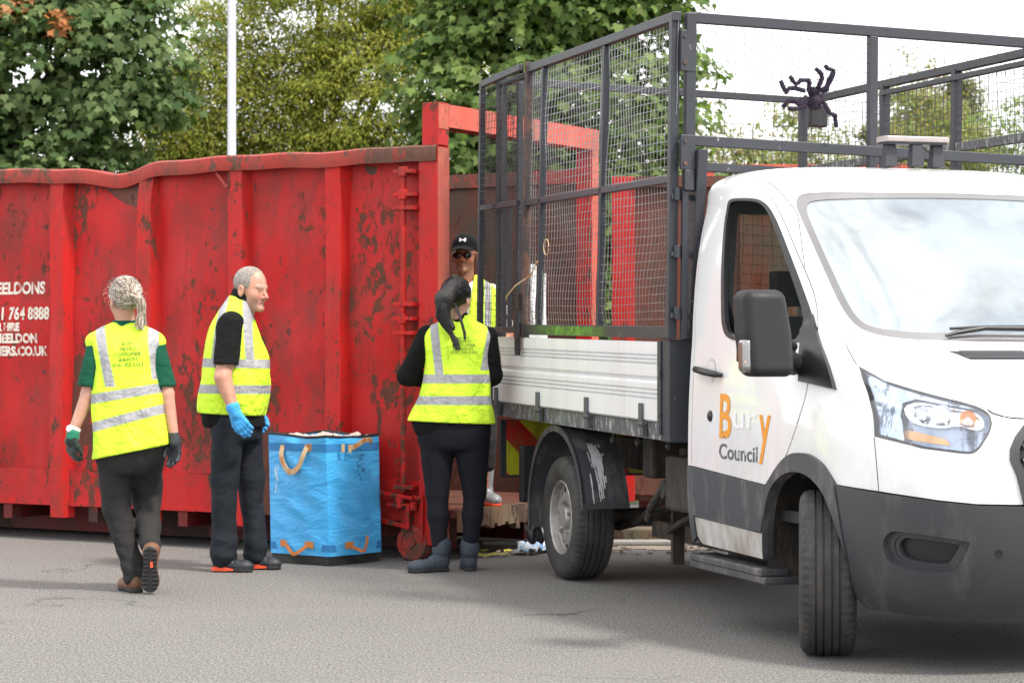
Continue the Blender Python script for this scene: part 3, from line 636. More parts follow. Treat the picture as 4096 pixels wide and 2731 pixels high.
for i, (x, y, hh, wd, lab, tt) in enumerate([
        (4.6, 44, 6.3, 1.9, 'brownish hedge shrub just right of the bright green sycamore', [(.22, .24, .09), (.17, .22, .07), (.28, .23, .12)]),
        (7.2, 46, 6.2, 2.4, 'loose green shrub behind the toy spider on the cage', SH),
        (8.4, 47, 7.2, 1.1, 'orange-brown bush with a rounded top behind the light bar', [(.30, .26, .10), (.24, .25, .09), (.18, .24, .07)]),
        (8.8, 50, 7.7, .9, 'narrow conifer standing up behind the middle post of the cage', [(.20, .20, .10), (.26, .22, .12)]),
        (9.7, 50, 7.6, .7, 'slim pointed conifer to the right of the light bar', [(.18, .20, .10), (.22, .22, .10)]),
        (11.0, 48, 7.0, 1.9, 'bright green bush at the right edge of the picture', [(.18, .26, .06), (.24, .30, .08)])]):
    if 'conifer' in lab: e = [(0, 0, hh * .3, wd, wd, hh * .35), (0, 0, hh * .62, wd * .7, wd * .7, hh * .28), (0, 0, hh * .85, wd * .4, wd * .4, hh * .16)]
    else: e = [(0, 0, hh * .45, wd * 1.2, 1, hh * .5), (-wd * .5, 0, hh * .6, wd * .7, .8, hh * .33), (wd * .5, 0, hh * .55, wd * .7, .8, hh * .36)]
    tree('shrub', lab, (x, y, 0), hh * .9, .08, e, 300, 90, .13, 'small', tt, 30 + i, 'shrubs and conifers beyond the yard', limbs=3, spread=.45)

# ------------------------------------------------------------------ blue sack
def sack_mat():
    m, t, b = new_mat('blue_woven_plastic'); co = obj_co(t)
    c = mixc(t, noise(t, co, 5, 4), rgb(.055, .40, .84), rgb(.08, .47, .90))
    sp = nd(t, 'SeparateXYZ', Vector=co).outputs
    wq = ramp2(t, noise(t, mapped(t, nd(t, 'VectorMath', _operation='ADD', i0=co, i1=(.0, -.40, -.50)).outputs[0], (1, 6, 2.6)), 9, 4, .7), .5, .56)
    wear = mth(t, 'MULTIPLY', wq, mth(t, 'MULTIPLY', mth(t, 'LESS_THAN', mth(t, 'ABSOLUTE', mth(t, 'SUBTRACT', sp[1], .43)), .018), mth(t, 'LESS_THAN', mth(t, 'ABSOLUTE', mth(t, 'SUBTRACT', sp[2], .52)), .09)))
    c = mixc(t, wear, c, rgb(.55, .66, .75))
    ink = mth(t, 'MULTIPLY', ramp2(t, noise(t, co, 55, 2, .6), .54, .56), mth(t, 'MULTIPLY', mth(t, 'LESS_THAN', mth(t, 'ABSOLUTE', mth(t, 'SUBTRACT', sp[0], .27)), .035), mth(t, 'LESS_THAN', mth(t, 'ABSOLUTE', mth(t, 'SUBTRACT', sp[2], .60)), .085)))
    c = mixc(t, mth(t, 'MULTIPLY', ink, .7), c, rgb(.015, .06, .15))
    t.links.new(c, b.inputs['Base Color']); b.inputs['Roughness'].default_value = .42
    h = noise(t, mapped(t, co, (1, 1, 2.2)), 5, 3, .5, 1.2); h2 = noise(t, mapped(t, co, (1, 1, 3)), 16, 3, .5, 1.0)
    bump(t, b, mth(t, 'ADD', h, mth(t, 'MULTIPLY', h2, .25)), .42, .03); return m
M['sack'] = sack_mat(); M['sackband'] = plain('dark_blue_webbing', (.025, .20, .48), .7, bmp=.2, bscale=300)
M['webbing'] = plain('cream_webbing', (.62, .45, .26), .8, var=.2, dirt=((.55, .22, .06), 14, .5, .6)); M['webor'] = plain('orange_webbing', (.58, .20, .05), .8, var=.25)
M['liner'] = plain('pink_cloth_load', (.58, .46, .42), .9, var=.3, scale=14, bmp=.6, bscale=25)
BG = thing('builders_sack', 'square bright blue sack with cream and orange webbing handles standing open on the asphalt', 'sack', (-1.115, 14.13, 0), R(51.5))
BA, BBY, BH = .475, .50, .795
def sk(z, a, b, out_=0):  # a,b in 0..1 across the footprint; shear and slight taper towards the top
    t = z / BH; x = a * BA; y = b * BBY
    x += -.016 * t + (.010 * t if a > .5 else 0); y += .020 * t - (.012 * t if b > .5 else 0)
    return x, y
def sackwall(z0, z1, nz, bulge, off, mat, name, top=None):
    g = MB(); loop = []
    N_ = 18
    for s in range(4):
        for i in range(N_):
            f = i / N_; a, b = [(f, 0), (1, f), (1 - f, 1), (0, 1 - f)][s]; nx_, ny_ = [(0, -1), (1, 0), (0, 1), (-1, 0)][s]
            loop.append((a, b, nx_, ny_, math.sin(f * math.pi), s * 10 + f))
    P = []
    for j in range(nz + 1):
        z = z0 + (z1 - z0) * j / nz; row = []
        for a, b, nx_, ny_, w_, q in loop + loop[:1]:
            x, y = sk(z, a, b); bl = w_ ** .6 * bulge * math.sin(min(1, max(0, z / BH)) * math.pi) ** .5 + off
            bl += .006 * math.sin(q * 13 + z * 21) * w_ + .004 * math.sin(z * 47 + q * 9) * w_
            zz = z + (top(a, b) if top and j == nz else 0)
            row.append((x + nx_ * bl, y + ny_ * bl, zz))
        P.append(row)
    g.grid(P, True); return g, P
tp = lambda a, b: -.012 * math.sin(a * math.pi) - .01 * math.sin(b * 5)
g, P = sackwall(.058, .795, 30, .022, 0, 'sack', 'side_walls', tp); g.build('side_walls', 'sack', BG, smooth=60)
g, _ = sackwall(.0, .065, 3, .004, -.012, 'black', 'base'); g.add([sk(0, 0, 0) + (.002,), sk(0, 1, 0) + (.002,), sk(0, 1, 1) + (.002,), sk(0, 0, 1) + (.002,)], [(0, 1, 2, 3)]); g.build('base', 'rubber', BG, smooth=60)
g = MB(); g.tube([Vector(p) for p in P[-1]], .008, 6); g.build('rim', 'rubber', BG, smooth=60)
g, _ = sackwall(.70, .745, 2, .022, .003, '', ''); g.build('upper_band', 'sackband', BG, smooth=60)
g, _ = sackwall(.085, .130, 2, .010, .004, '', ''); g.build('lower_band', 'sackband', BG, smooth=60)
g = MB(); n = 22; g.grid([[(.02 + (BA - .03) * i / n, .02 + (BBY - .03) * j / n, .770 + .024 * math.sin(i * .5) * math.cos(j * .4) + .012 * math.sin(i * 1.4 + j) + .01 * random.random()) for j in range(n + 1)] for i in range(n + 1)]); g.build('load', 'liner', BG, smooth=60)
g, _ = sackwall(.55, .792, 4, .015, -.006, '', ''); g.build('lining', 'sack', BG, smooth=60)
def strap(pts, wdt, mat, nrm, name='handle'):
    g = MB(); P = [Vector(p) for p in pts]; nrm = Vector(nrm); rows = []
    Q = []
    for i in range(len(P) - 1):
        for k in range(5):
            f = k / 5; p0, p1, p2, p3 = P[max(i - 1, 0)], P[i], P[i + 1], P[min(i + 2, len(P) - 1)]; m1, m2 = (p2 - p0) / 2, (p3 - p1) / 2
            Q.append((2 * f ** 3 - 3 * f ** 2 + 1) * p1 + (f ** 3 - 2 * f * f + f) * m1 + (-2 * f ** 3 + 3 * f * f) * p2 + (f ** 3 - f * f) * m2)
    Q.append(P[-1])
    for i in range(len(Q) - 1): g.bar(Q[i], Q[i + 1], .004, wdt, up=(Q[i + 1] - Q[i]).cross(nrm))
    return g.build(name, mat, BG)
xo = -.045
strap([(xo + .02, .375, .735), (xo, .37, .66), (xo - .005, .32, .585), (xo - .01, .27, .57), (xo - .005, .22, .60), (xo, .185, .67), (xo + .02, .165, .735)], .034, 'webbing', (1, 0, 0))
strap([(.15, -.026, .715), (.19, -.05, .735), (.24, -.065, .765), (.30, -.065, .765), (.33, -.04, .74)], .03, 'webbing', (0, 1, 0))
strap([(xo + .02, .36, .13), (xo + .01, .32, .10), (xo, .27, .065), (xo, .22, .08), (xo + .01, .16, .12)], .022, 'webor', (1, 0, 0))
strap([(.16, -.03, .11), (.20, -.035, .10), (.25, -.05, .08), (.29, -.04, .12), (.31, -.03, .17)], .020, 'webor', (0, 1, 0))
for a_, b_, m_ in (((-.030, .13, .70), (-.024, .17, .745), 'webor'), ((-.022, .34, .105), (-.018, .40, .145), 'webor'), ((-.022, .12, .105), (-.018, .19, .145), 'webor'), ((.12, -.022, .10), (.19, -.018, .142), 'webor'), ((.075, -.031, .695), (.10, -.026, .745), 'webbing'), ((.135, -.031, .69), (.16, -.026, .74), 'webbing')):
    g = MB(); g.box(a_, b_); g.build('handle_patch', m_, BG)

# ------------------------------------------------------------------ litter by the container
M['lit_y'] = plain('yellow_leaf', (.55, .52, .06), .8, var=.4); M['lit_w'] = plain('pale_wrapper', (.60, .68, .76), .5, var=.3, dirt=((.08, .25, .6), 20, .55, .6)); M['lit_b'] = plain('black_bin_liner', (.03, .03, .035), .35)
def scrap(name, lab, cat, x, y, s, mat, seed, grp=None, zr=.4):
    r = random.Random(seed); g = MB(); n = 6; P = [[(s * (i / n - .5) * (1 + r.uniform(-.15, .15)), s * .7 * (j / n - .5) * (1 + r.uniform(-.2, .2)), .01 + abs(r.gauss(0, zr)) * s * .35) for j in range(n + 1)] for i in range(n + 1)]
    g.grid(P); o = g.build(name, mat, None, smooth=40); md = o.modifiers.new('solid', 'SOLIDIFY'); md.thickness = .003; o.location = (x, y, .006); o.rotation_euler = (0, 0, r.uniform(0, 6)); return tag(o, lab, cat, grp)
scrap('wrapper', 'crumpled blue and white wrapper lying behind the boots of the woman at the truck', 'wrapper', .12, 15.0, .24, 'lit_w', 3)
scrap('bin_liner', 'scrap of black plastic on the ground left of the rear wheel', 'bin liner', .30, 15.25, .36, 'lit_b', 5, zr=.9)
scrap('wrapper', 'small pale wrapper under the black plastic scrap', 'wrapper', .36, 14.85, .14, 'lit_w', 9)
r = random.Random(4)
for i in range(9):
    scrap('leaf', 'yellow leaf fallen on the asphalt behind the woman with black ponytail', 'leaf', -.16 + r.uniform(-.09, .18), 14.95 + r.uniform(-.25, .2), .06, 'lit_y', 20 + i, 'yellow leaves on the asphalt', .2)
g = MB()
for i in range(420):
    x = r.uniform(-.2, 4.2); y = r.gauss(15.2, .22); s = r.uniform(.006, .03); g.hexa([(x + s * r.uniform(-1, 1) * .2 + a * s, y + b * s * r.uniform(.5, 1), .006 + c * s * .6 * r.uniform(.3, 1)) for c in (0, 1) for a, b in ((-.5, -.5), (.5, -.5), (.5, .5), (-.5, .5))])
M['debris'] = plain('mixed_grit', (.26, .20, .15), .9, var=.8, scale=9)
o = g.build('gravel', 'debris'); o['kind'] = 'stuff'; o['label'] = 'grit and small rubble scattered along the yard edge under the truck'; o['category'] = 'rubble'
# ------------------------------------------------------------------ truck, local x = forward, y = to its left, z = up, origin under the rear axle
TK = thing('tipper_truck', 'white cage tipper truck with dark grey bumper, tall mesh sides and orange door lettering', 'truck', (1.209, 13.575, 0), math.atan2(-math.cos(R(16.3)), math.sin(R(16.3))))
SRR = 2.15
TAB = np.array([(0, .24, 4.33, .90, 5), (1, .34, 4.41, .955, 5), (2, .50, 4.46, .985, 5), (3, .70, 4.48, .995, 5), (4, .90, 4.47, .995, 5), (5, 1.04, 4.43, .992, 5),
 (6, 1.13, 4.33, .988, 4.8), (7, 1.22, 4.17, .983, 4.6), (8, 1.30, 4.00, .978, 4.5), (9, 1.37, 3.84, .973, 4.4), (10, 1.50, 3.66, .968, 4.3), (11, 1.70, 3.43, .952, 4.2),
 (12, 1.88, 3.215, .925, 4.1), (13, 2.00, 3.05, .897, 4.0), (14, 2.09, 2.92, .885, 3.9), (15, 2.145, 2.76, .83, 3.6), (16, 2.185, 2.57, .70, 3.2), (17, 2.207, 2.37, .42, 2.8), (18, 2.213, 2.20, .10, 2.4)])
def _cr(h):
    h = np.clip(h, 0, 17.9999); i = np.floor(h).astype(int); f = (h - i)[..., None]; A = TAB[:, 1:]
    p0 = A[np.maximum(i - 1, 0)]; p1 = A[i]; p2 = A[i + 1]; p3 = A[np.minimum(i + 2, 18)]; m1 = (p2 - p0) / 2; m2 = (p3 - p1) / 2; f2 = f * f; f3 = f2 * f
    return (2 * f3 - 3 * f2 + 1) * p1 + (f3 - 2 * f2 + f) * m1 + (-2 * f3 + 3 * f2) * p2 + (f3 - f2) * m2
def S(t, h, off=0.0):
    """cab skin: t runs round the plan (0 right rear edge, 1 front centre, 2 left rear edge), h up the profile"""
    t = np.asarray(t, float); h = np.asarray(h, float) + 0 * t
    def base(t, h):
        q = _cr(h); z, sf, w_, n = [q[..., k] for k in range(4)]; sg = np.where(t > 1, 1.0, -1.0); u = np.where(t > 1, 2 - t, t); c = 2 ** (-1 / n)
        sig = np.clip(2 * u * c, 0, 1); eta = np.clip((2 - 2 * u) * c, 0, 1); fr = u > .5
        a = np.where(fr, (1 - np.minimum(eta, c) ** n) ** (1 / n), sig); b = np.where(fr, eta, (1 - np.minimum(sig, c) ** n) ** (1 / n))
        return np.stack([SRR + (sf - SRR) * a, sg * w_ * b, z], -1)
    P = base(t, h)
    if np.any(off):
        e = .004; tt = np.clip(t, .01, 1.99); hh = np.clip(h, .05, 17.9)
        n = np.cross(base(tt + e, hh) - base(tt - e, hh), base(tt, hh + .05) - base(tt, hh - .05)); n /= np.linalg.norm(n, axis=-1)[..., None] + 1e-9
        P = P + n * off
    return P
def inpoly(px, py, poly):
    c = False; n = len(poly); j = n - 1
    for i in range(n):
        xi, yi = poly[i]; xj, yj = poly[j]
        if (yi > py) != (yj > py) and px < (xj - xi) * (py - yi) / (yj - yi) + xi: c = not c
        j = i
    return c
def dens(poly, a=.02, b=.3, smooth=0):
    for _ in range(smooth):
        q = []
        for i in range(len(poly)):
            p0, p1 = poly[i], poly[(i + 1) % len(poly)]; q += [(p0[0] * .75 + p1[0] * .25, p0[1] * .75 + p1[1] * .25), (p0[0] * .25 + p1[0] * .75, p0[1] * .25 + p1[1] * .75)]
        poly = q
    o_ = []
    for i in range(len(poly)):
        p0, p1 = poly[i], poly[(i + 1) % len(poly)]; n = max(1, int(math.ceil(max(abs(p1[0] - p0[0]) / a, abs(p1[1] - p0[1]) / b))))
        o_ += [(p0[0] + (p1[0] - p0[0]) * k / n, p0[1] + (p1[1] - p0[1]) * k / n) for k in range(n)]
    return o_
def cdt(outer, holes, gx, gy, sx=10, sy=.4):
    pts = []; edges = []
    for lp in [outer] + holes:
        n0 = len(pts); pts += lp; edges += [(n0 + i, n0 + (i + 1) % len(lp)) for i in range(len(lp))]
    B = np.array(pts) * (sx, sy); xs_ = [p[0] for p in outer]; ys_ = [p[1] for p in outer]
    for x in np.arange(min(xs_), max(xs_), gx):
        for y in np.arange(min(ys_), max(ys_), gy):
            if inpoly(x, y, outer) and not any(inpoly(x, y, h_) for h_ in holes) and np.min(np.abs(B - (x * sx, y * sy)).sum(1)) > .035: pts.append((x, y))
    v, e, f, *_ = delaunay_2d_cdt([Vector((p[0] * sx, p[1] * sy)) for p in pts], edges, [], 0, 1e-5)
    v = [(p[0] / sx, p[1] / sy) for p in v]; out_ = []
    for t_ in f:
        cx = sum(v[i][0] for i in t_) / 3; cy = sum(v[i][1] for i in t_) / 3
        if inpoly(cx, cy, outer) and not any(inpoly(cx, cy, h_) for h_ in holes): out_.append(tuple(t_))
    return v, out_
def panel(name, outer, holes, mat, parent, off=0.0, thick=.014, mir=False, smooth=35, gx=.025, gy=.35):
    v, f = cdt(outer, holes, gx, gy); A = np.array(v)
    if mir: A[:, 0] = 2 - A[:, 0]; f = [x[::-1] for x in f]
    P = S(A[:, 0], A[:, 1], off); Q = S(A[:, 0], A[:, 1], off - thick); n = len(P)
    cnt = {}
    for t_ in f:
        for i in range(3): e = (t_[i], t_[(i + 1) % 3]); cnt[e] = 1
    rim = [e for e in cnt if (e[1], e[0]) not in cnt]
    a0 = np.cross(P[f[0][1]] - P[f[0][0]], P[f[0][2]] - P[f[0][0]]) @ (P[f[0][0]] - Q[f[0][0]]); fl = a0 < 0
    F = [x[::-1] if fl else x for x in f] + [tuple(i + n for i in (x if fl else x[::-1])) for x in f]
    VV = np.concatenate([P, Q, P, Q]); F += [((e[1] + 2 * n, e[0] + 2 * n, e[0] + 3 * n, e[1] + 3 * n) if not fl else (e[0] + 2 * n, e[1] + 2 * n, e[1] + 3 * n, e[0] + 3 * n)) for e in rim]
    me = bpy.data.meshes.new(name); me.from_pydata([tuple(p) for p in VV], [], F); me.update(); o_ = link(name, me, mat, parent); finish(me, smooth); return o_
def scl(poly, k, kh=None):
    kh = kh or k; cx = sum(p[0] for p in poly) / len(poly); cy = sum(p[1] for p in poly) / len(poly); return [(cx + (p[0] - cx) * k, cy + (p[1] - cy) * kh) for p in poly]
DOOR = [(.014, 3.30), (.014, 13.7), (.024, 14.2), (.06, 14.45), (.15, 14.50), (.27, 14.47), (.3182, 14.384), (.37, 14.10), (.4063, 13.727), (.4331, 13.087), (.4516, 12.335), (.4697, 11.244), (.479, 10.573), (.4788, 10.209), (.4686, 9.635), (.43, 8.326), (.3701, 6.451), (.3423, 5.373), (.3029, 3.915), (.2767, 3.485), (.2471, 3.09)]
CLAD = [(.0135, 3.26), (.2455, 3.05), (.2253, 2.0), (.0172, 2.10)]
SILL = [(.0169, 2.06), (.2251, 1.95), (.2279, 1.242), (.0311, 1.313), (.0177, 1.527)]
WIN = [(.175, 12.9), (.19, 13.25), (.2311, 13.34), (.36, 13.22), (.4050, 12.961), (.4303, 12.349), (.4512, 11.203), (.4603, 10.3), (.4600, 9.7), (.4325, 9.1), (.397, 8.63), (.2125, 8.85), (.160, 9.05), (.146, 9.5), (.1476, 10.0), (.1600, 11.4)]
SAIL = [(.4652, 9.81), (.4293, 6.182), (.3600, 6.505), (.385, 7.6), (.427, 9.26)]
WSO = [(.924, 13.41), (.6854, 13.38), (.535, 13.39), (.506, 13.2), (.4964, 12.8), (.4990, 12.3), (.5124, 11.075), (.520, 10.1), (.529, 9.493), (.5503, 9.135), (.6117, 8.886), (.7045, 8.80), (.9234, 8.726)]
WSI = [(.924, 13.19), (.70, 13.12), (.5595, 13.04), (.530, 12.95), (.5185, 12.7), (.5170, 12.2), (.5280, 11.075), (.536, 10.1), (.5447, 9.62), (.562, 9.40), (.6117, 9.25), (.7045, 9.18), (.9234, 9.12)]
HL = [(.4904, 7.33), (.5145, 6.629), (.5615, 6.145), (.6416, 5.638), (.6638, 5.43), (.6755, 5.2), (.6780, 4.95), (.6720, 4.64), (.6474, 4.186), (.6350, 4.05), (.6246, 3.996), (.6039, 4.004), (.5368, 4.111), (.473, 4.385), (.4751, 5.491), (.4826, 6.637)]
GR = [(1, 4.85), (.751, 4.82), (.7248, 4.461), (.7098, 4.131), (.708, 3.852), (.7231, 3.529), (.7381, 3.003)]
AO = [(.2471, 3.067), (.2639, 3.299), (.285, 3.58), (.3049, 3.755), (.320, 3.83), (.3358, 3.851), (.352, 3.84), (.3645, 3.78), (.381, 3.67), (.3937, 3.500), (.4089, 3.255)]
AI = [(.2299, 1.242), (.2360, 2.000), (.2470, 2.65), (.2600, 3.000), (.280, 3.25), (.3046, 3.400), (.3281, 3.441), (.3500, 3.400), (.370, 3.27), (.3880, 3.060), (.404, 2.635), (.416, 2.30), (.4224, 2.081), (.4301, 1.722)]
FOG = [(.4858, 2.217), (.4937, 2.399), (.5041, 2.447), (.6188, 2.299), (.6195, 2.219), (.6001, 1.75), (.5814, 1.553), (.5151, 1.623), (.4934, 1.766), (.4879, 1.981)]
def chk(p, it=1):
    for _ in range(it):
        q = [p[0]]
        for a_, b_ in zip(p[:-1], p[1:]): q += [(a_[0] * .75 + b_[0] * .25, a_[1] * .75 + b_[1] * .25), (a_[0] * .25 + b_[0] * .75, a_[1] * .25 + b_[1] * .75)]
        p = q + [p[-1]]
    return p
WSO = chk(WSO, 2); WSI = chk(WSI, 2); AO = chk(AO, 2); AI = [AI[0]] + chk(AI[1:], 2); WIN = dens(WIN, 9, 99, 2); DOOR = [DOOR[0]] + chk(DOOR[1:-1], 2) + [DOOR[-1]]
HL = [HL[0]] + chk(HL[1:13], 2) + HL[13:]
def mirr(p): return [(2 - a, b) for a, b in p][::-1]
body = [(0, 3.28), (0, 18), (1, 18), (1, 13.43)] + WSO + [(1, 8.70)] + GR + [(.6329, 3.019), (.5596, 3.08), (.4777, 3.195)] + AO[::-1] + [(.014, 3.28)]
BODY = dens(body)
dh_ = dens([(a + (.004 if a > .2 else -.004) * 1.0, b + (.045 if b > 14 else 0)) for a, b in DOOR][:-1] + [(.2515, 3.12), (.2471, 3.085), (.0105, 3.285)])
dh_ = [(a, b) for a, b in dh_]
for mir in (False, True):
    panel('cab_body', BODY, [dens(scl(DOOR, 1.0)) if False else dens([(a - .003 if a < .1 else a + .003, b + (.05 if b > 14.3 else 0)) for a, b in DOOR[:-1]] + [(.2501, 3.14), (.2471, 3.12), (.011, 3.33)]), dens(HL)], 'white', TK, mir=mir)
    dr = panel('door', dens(DOOR), [dens(WIN)], 'white', TK, .0, .022, mir)
    panel('cladding', dens(CLAD), [], 'clad', dr, .008, .02, mir)
    panel('sill_panel', dens(SILL), [], 'whitelow', dr, .0, .02, mir)
    panel('window_seal', dens(scl(WIN, 1.015, 1.01)), [dens(scl(WIN, .90, .95))], 'black', dr, .004, .02, mir)
    if mir: panel('side_window', dens(scl(WIN, .93, .96)), [], 'sideglass', TK, -.012, .004, mir)   # the near window is wound down
    panel('mirror_mount', dens(SAIL), [], 'black', TK, .022, .03, mir)
    panel('rear_pillar_cladding', dens([(0, 3.26), (.0115, 3.26), (.0155, 2.10), (.016, 1.5), (0, 1.3)]), [], 'clad', TK, .006, .02, mir)
    panel('wheel_arch_trim', dens(AO + AI[::-1]), [], 'clad', TK, .020, .055, mir)
    bp = panel('bumper', dens([(.4105, 3.235), (.4777, 3.165), (.5596, 3.05), (.6329, 2.99), (.7402, 2.965), (1, 2.95), (1, 0), (.76, 0), (.4518, .122), (.4385, .607), (.4321, 1.722)], .012, .16), [dens(FOG, smooth=1)], 'bumper', TK, .014, .03, mir, smooth=50, gx=.014, gy=.17)
    fi = scl(FOG, .84, .80)
    panel('fog_light_surround', dens(scl(FOG, 1.0), smooth=1), [dens(fi, smooth=1)], 'bumper', bp, -.012, .02, mir)
    panel('fog_light_blank', dens(scl(FOG, .90, .88), smooth=1), [], 'black', bp, -.04, .01, mir)
    panel('fog_light_frame', dens(scl(FOG, .84, .80), smooth=1), [dens(scl(FOG, .74, .66), smooth=1)], 'bumper', bp, -.018, .02, mir)
    # headlight
    lt = panel('headlight', dens(HL), [], 'bluegl', TK, -.042, .006, mir)
    def wallp(poly, o0, o1, mat, nm, par):
        q = dens(poly); A = np.array(q + q[:1]); 
        if mir: A[:, 0] = 2 - A[:, 0]
        gg = MB(); gg.grid(np.stack([S(A[:, 0], A[:, 1], o0), S(A[:, 0], A[:, 1], o1)], 1)); return gg.build(nm, mat, par, smooth=60)
    wallp(HL, -.001, -.042, 'bluegl', 'housing_wall', lt)
    panel('side_reflector_trim', dens([(.4915, 7.1), (.5145, 6.55), (.5615, 6.05), (.64, 5.58), (.655, 5.42), (.58, 5.74), (.545, 5.92), (.520, 5.7), (.510, 5.1), (.5105, 4.30), (.476, 4.48), (.4775, 5.5), (.4850, 6.6)], .01, .15), [], 'silverblue', lt, -.010, .004, mir)
    panel('bezel', dens(HL), [dens(scl(HL, .955, .93))], 'black', lt, -.004, .008, mir)
    HM = [(.519, 5.60), (.5454, 5.85), (.5806, 5.70), (.6504, 5.38), (.6626, 5.016), (.6578, 4.72), (.6366, 4.65), (.6033, 4.83), (.5699, 4.70), (.5288, 4.80), (.5158, 5.063)]
    panel('chrome_surround', dens(HM, smooth=1), [dens(scl(HM, .88, .84), smooth=1)], 'chrome', lt, -.018, .02, mir)
    panel('reflector', dens(scl(HM, .9, .86), smooth=1), [], 'chrome', lt, -.034, .004, mir)
    for (tc_, hc_, rr, mt, nm) in ((.5420, 5.22, .030, 'chrome', 'lamp_cup'), (.575, 5.20, .044, 'chrome', 'lamp_cup'), (.627, 5.05, .034, 'amber', 'indicator_cup')):
        T0 = 2 - tc_ if mir else tc_; p = S(np.array(T0), np.array(hc_), -.026); nn = S(np.array(T0), np.array(hc_), .0) - p; nn = nn / np.linalg.norm(nn)
        gg = MB(); gg.lathe(p, Vector(nn), [(rr, .02), (rr * .97, .012), (rr * .8, -.004), (rr * .5, -.013), (.001, -.016)], 28); gg.build(nm, mt, lt, smooth=60)
        gg = MB(); gg.lathe(p, Vector(nn), [(.001, .018), (rr * .3, .016), (rr * .42, .004), (rr * .42, -.006)], 20); gg.build('bulb', 'lensblink', lt, smooth=60)
    HB = [(.4989, 4.63), (.5216, 4.60), (.5758, 4.38), (.5829, 4.212), (.5266, 4.306), (.5009, 4.396)]
    panel('side_reflector', dens(HB), [], 'amber', lt, -.030, .004, mir)
    panel('lens', dens(HL), [], 'lens', lt, -.001, .003, mir)
# windscreen
wo = dens(WSO + mirr(WSO)); wi = dens(WSI + mirr(WSI))
panel('windscreen_frame', wo, [wi], plain('windscreen_frit', (.16, .155, .16), .12, coat=1.0, var=.1), TK, -.003, .008)
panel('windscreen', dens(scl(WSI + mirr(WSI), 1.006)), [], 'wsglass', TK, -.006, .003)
g = MB(); hs = np.linspace(13.35, 3.4, 60)
panel('grille', dens(GR + mirr(GR)[1:] if False else [(1, 4.85), (.751, 4.82), (.7248, 4.461), (.7098, 4.131), (.708, 3.852), (.7231, 3.529), (.7381, 3.003), (1.2619, 3.003), (1.2769, 3.529), (1.292, 3.852), (1.2902, 4.131), (1.2752, 4.461), (1.249, 4.82)]), [], 'black', TK, -.03, .01)
gf = [(.751, 4.82), (.7248, 4.461), (.7098, 4.131), (.708, 3.852), (.7231, 3.529), (.7381, 3.003), (1.2619, 3.003), (1.2769, 3.529), (1.292, 3.852), (1.2902, 4.131), (1.2752, 4.461), (1.249, 4.82)]
panel('grille_frame', dens(gf), [dens(scl(gf, .93, .86))], 'bumper', TK, .012, .04)
for hh in (3.5, 3.85, 4.2, 4.5): g = MB(); g.tube([S(np.array(t_), np.array(hh), -.01) for t_ in np.linspace(.74, 1.26, 20)], .012, 6); g.build('grille_bar', 'bumper', TK, smooth=60)
# shut lines
def seam(pts, r=.0035, off=.0, mat='black', nm='panel_seam'):
    q = catm([(i, a, b) for i, (a, b) in enumerate(pts)], 8); P = [S(np.array(a), np.array(b), off) for _, a, b in q]; g = MB(); g.tube(P, r, 5); return g.build(nm, mat, TK, smooth=60)
for m_ in (lambda p: p, lambda p: [(2 - a, b) for a, b in p]):
    seam(m_([(.529, 9.3), (.4982, 8.621), (.489, 7.374)]), .002); seam(m_([(.6755, 5.35), (.6917, 5.15), (.7534, 5.0), (1, 4.95)]), .004)
    seam(m_([(.4735, 4.36), (.4750, 3.8), (.4777, 3.2)]), .002); seam(m_([(.479, 10.9), (.4945, 12.3), (.482, 12.9), (.45, 13.9), (.37, 14.75)]), .0018)
# bonnet vent, wiper, roof lamp, sensor
VT = [(.690, 8.13), (.905, 8.13), (.890, 7.66), (.725, 7.66)]
vp = panel('bonnet_vent', dens(VT), [], 'black', TK, .002, .006, gx=.04)
for k in range(6): g = MB(); hh = 7.72 + k * .07; g.tube([S(np.array(t_), np.array(hh), .006) for t_ in np.linspace(.715, .885, 10)], .0022, 5); g.build('slat', 'zinc', vp)
g = MB(); g.tube([S(np.array(a), np.array(b), c) for a, b, c in ((.715, 8.90, .015), (.745, 8.98, .022), (.83, 9.12, .03), (.95, 9.10, .03), (1.1, 9.16, .03))], [.006, .010, .011, .012, .009], 8); g.build('wiper_arm', 'black', TK, smooth=60)
g = MB(); g.tube([S(np.array(a), np.array(b), c) for a, b, c in ((.738, 9.17, .02), (.85, 9.26, .02), (1.0, 9.27, .02), (1.12, 9.25, .02))], .0065, 6); g.build('wiper_blade', 'black', TK, smooth=60)
pr = S(np.array(.5559), np.array(15.229), 0.0)
g = MB(); g.lathe(pr - np.array([0, 0, .008]), (0, 0, 1), [(.034, 0), (.034, .008), (.026, .018), (.012, .026), (.001, .028)], 20); g.build('roof_marker_lamp', 'lensblink', TK, smooth=60)
pq = S(np.array(.6814), np.array(2.055), .013); g = MB(); nn = S(np.array(.6814), np.array(2.055), .03) - pq; g.lathe(pq, Vector(nn), [(.016, 0), (.016, .003), (.012, .003), (.001, .001)], 18); g.build('parking_sensor', 'black', TK, smooth=40)
pq = S(np.array(.0737), np.array(4.701), .0); nn = S(np.array(.0737), np.array(4.701), .03) - pq; g = MB(); g.lathe(pq, Vector(nn), [(.027, -.01), (.027, .004), (.020, .010), (.012, .014), (.001, .015)], 24); g.build('door_lock', 'black', TK, smooth=40)
pq = S(np.array(.08), np.array(7.0), -.004); nn = S(np.array(.08), np.array(7.0), .03) - pq; g = MB(); g.lathe(pq, Vector(nn), [(.060, .006), (.054, .0055), (.03, .002), (.001, .001)], 30); g.build('handle_recess', plain('pale_recess', (.62, .62, .64), .3), TK, smooth=60)
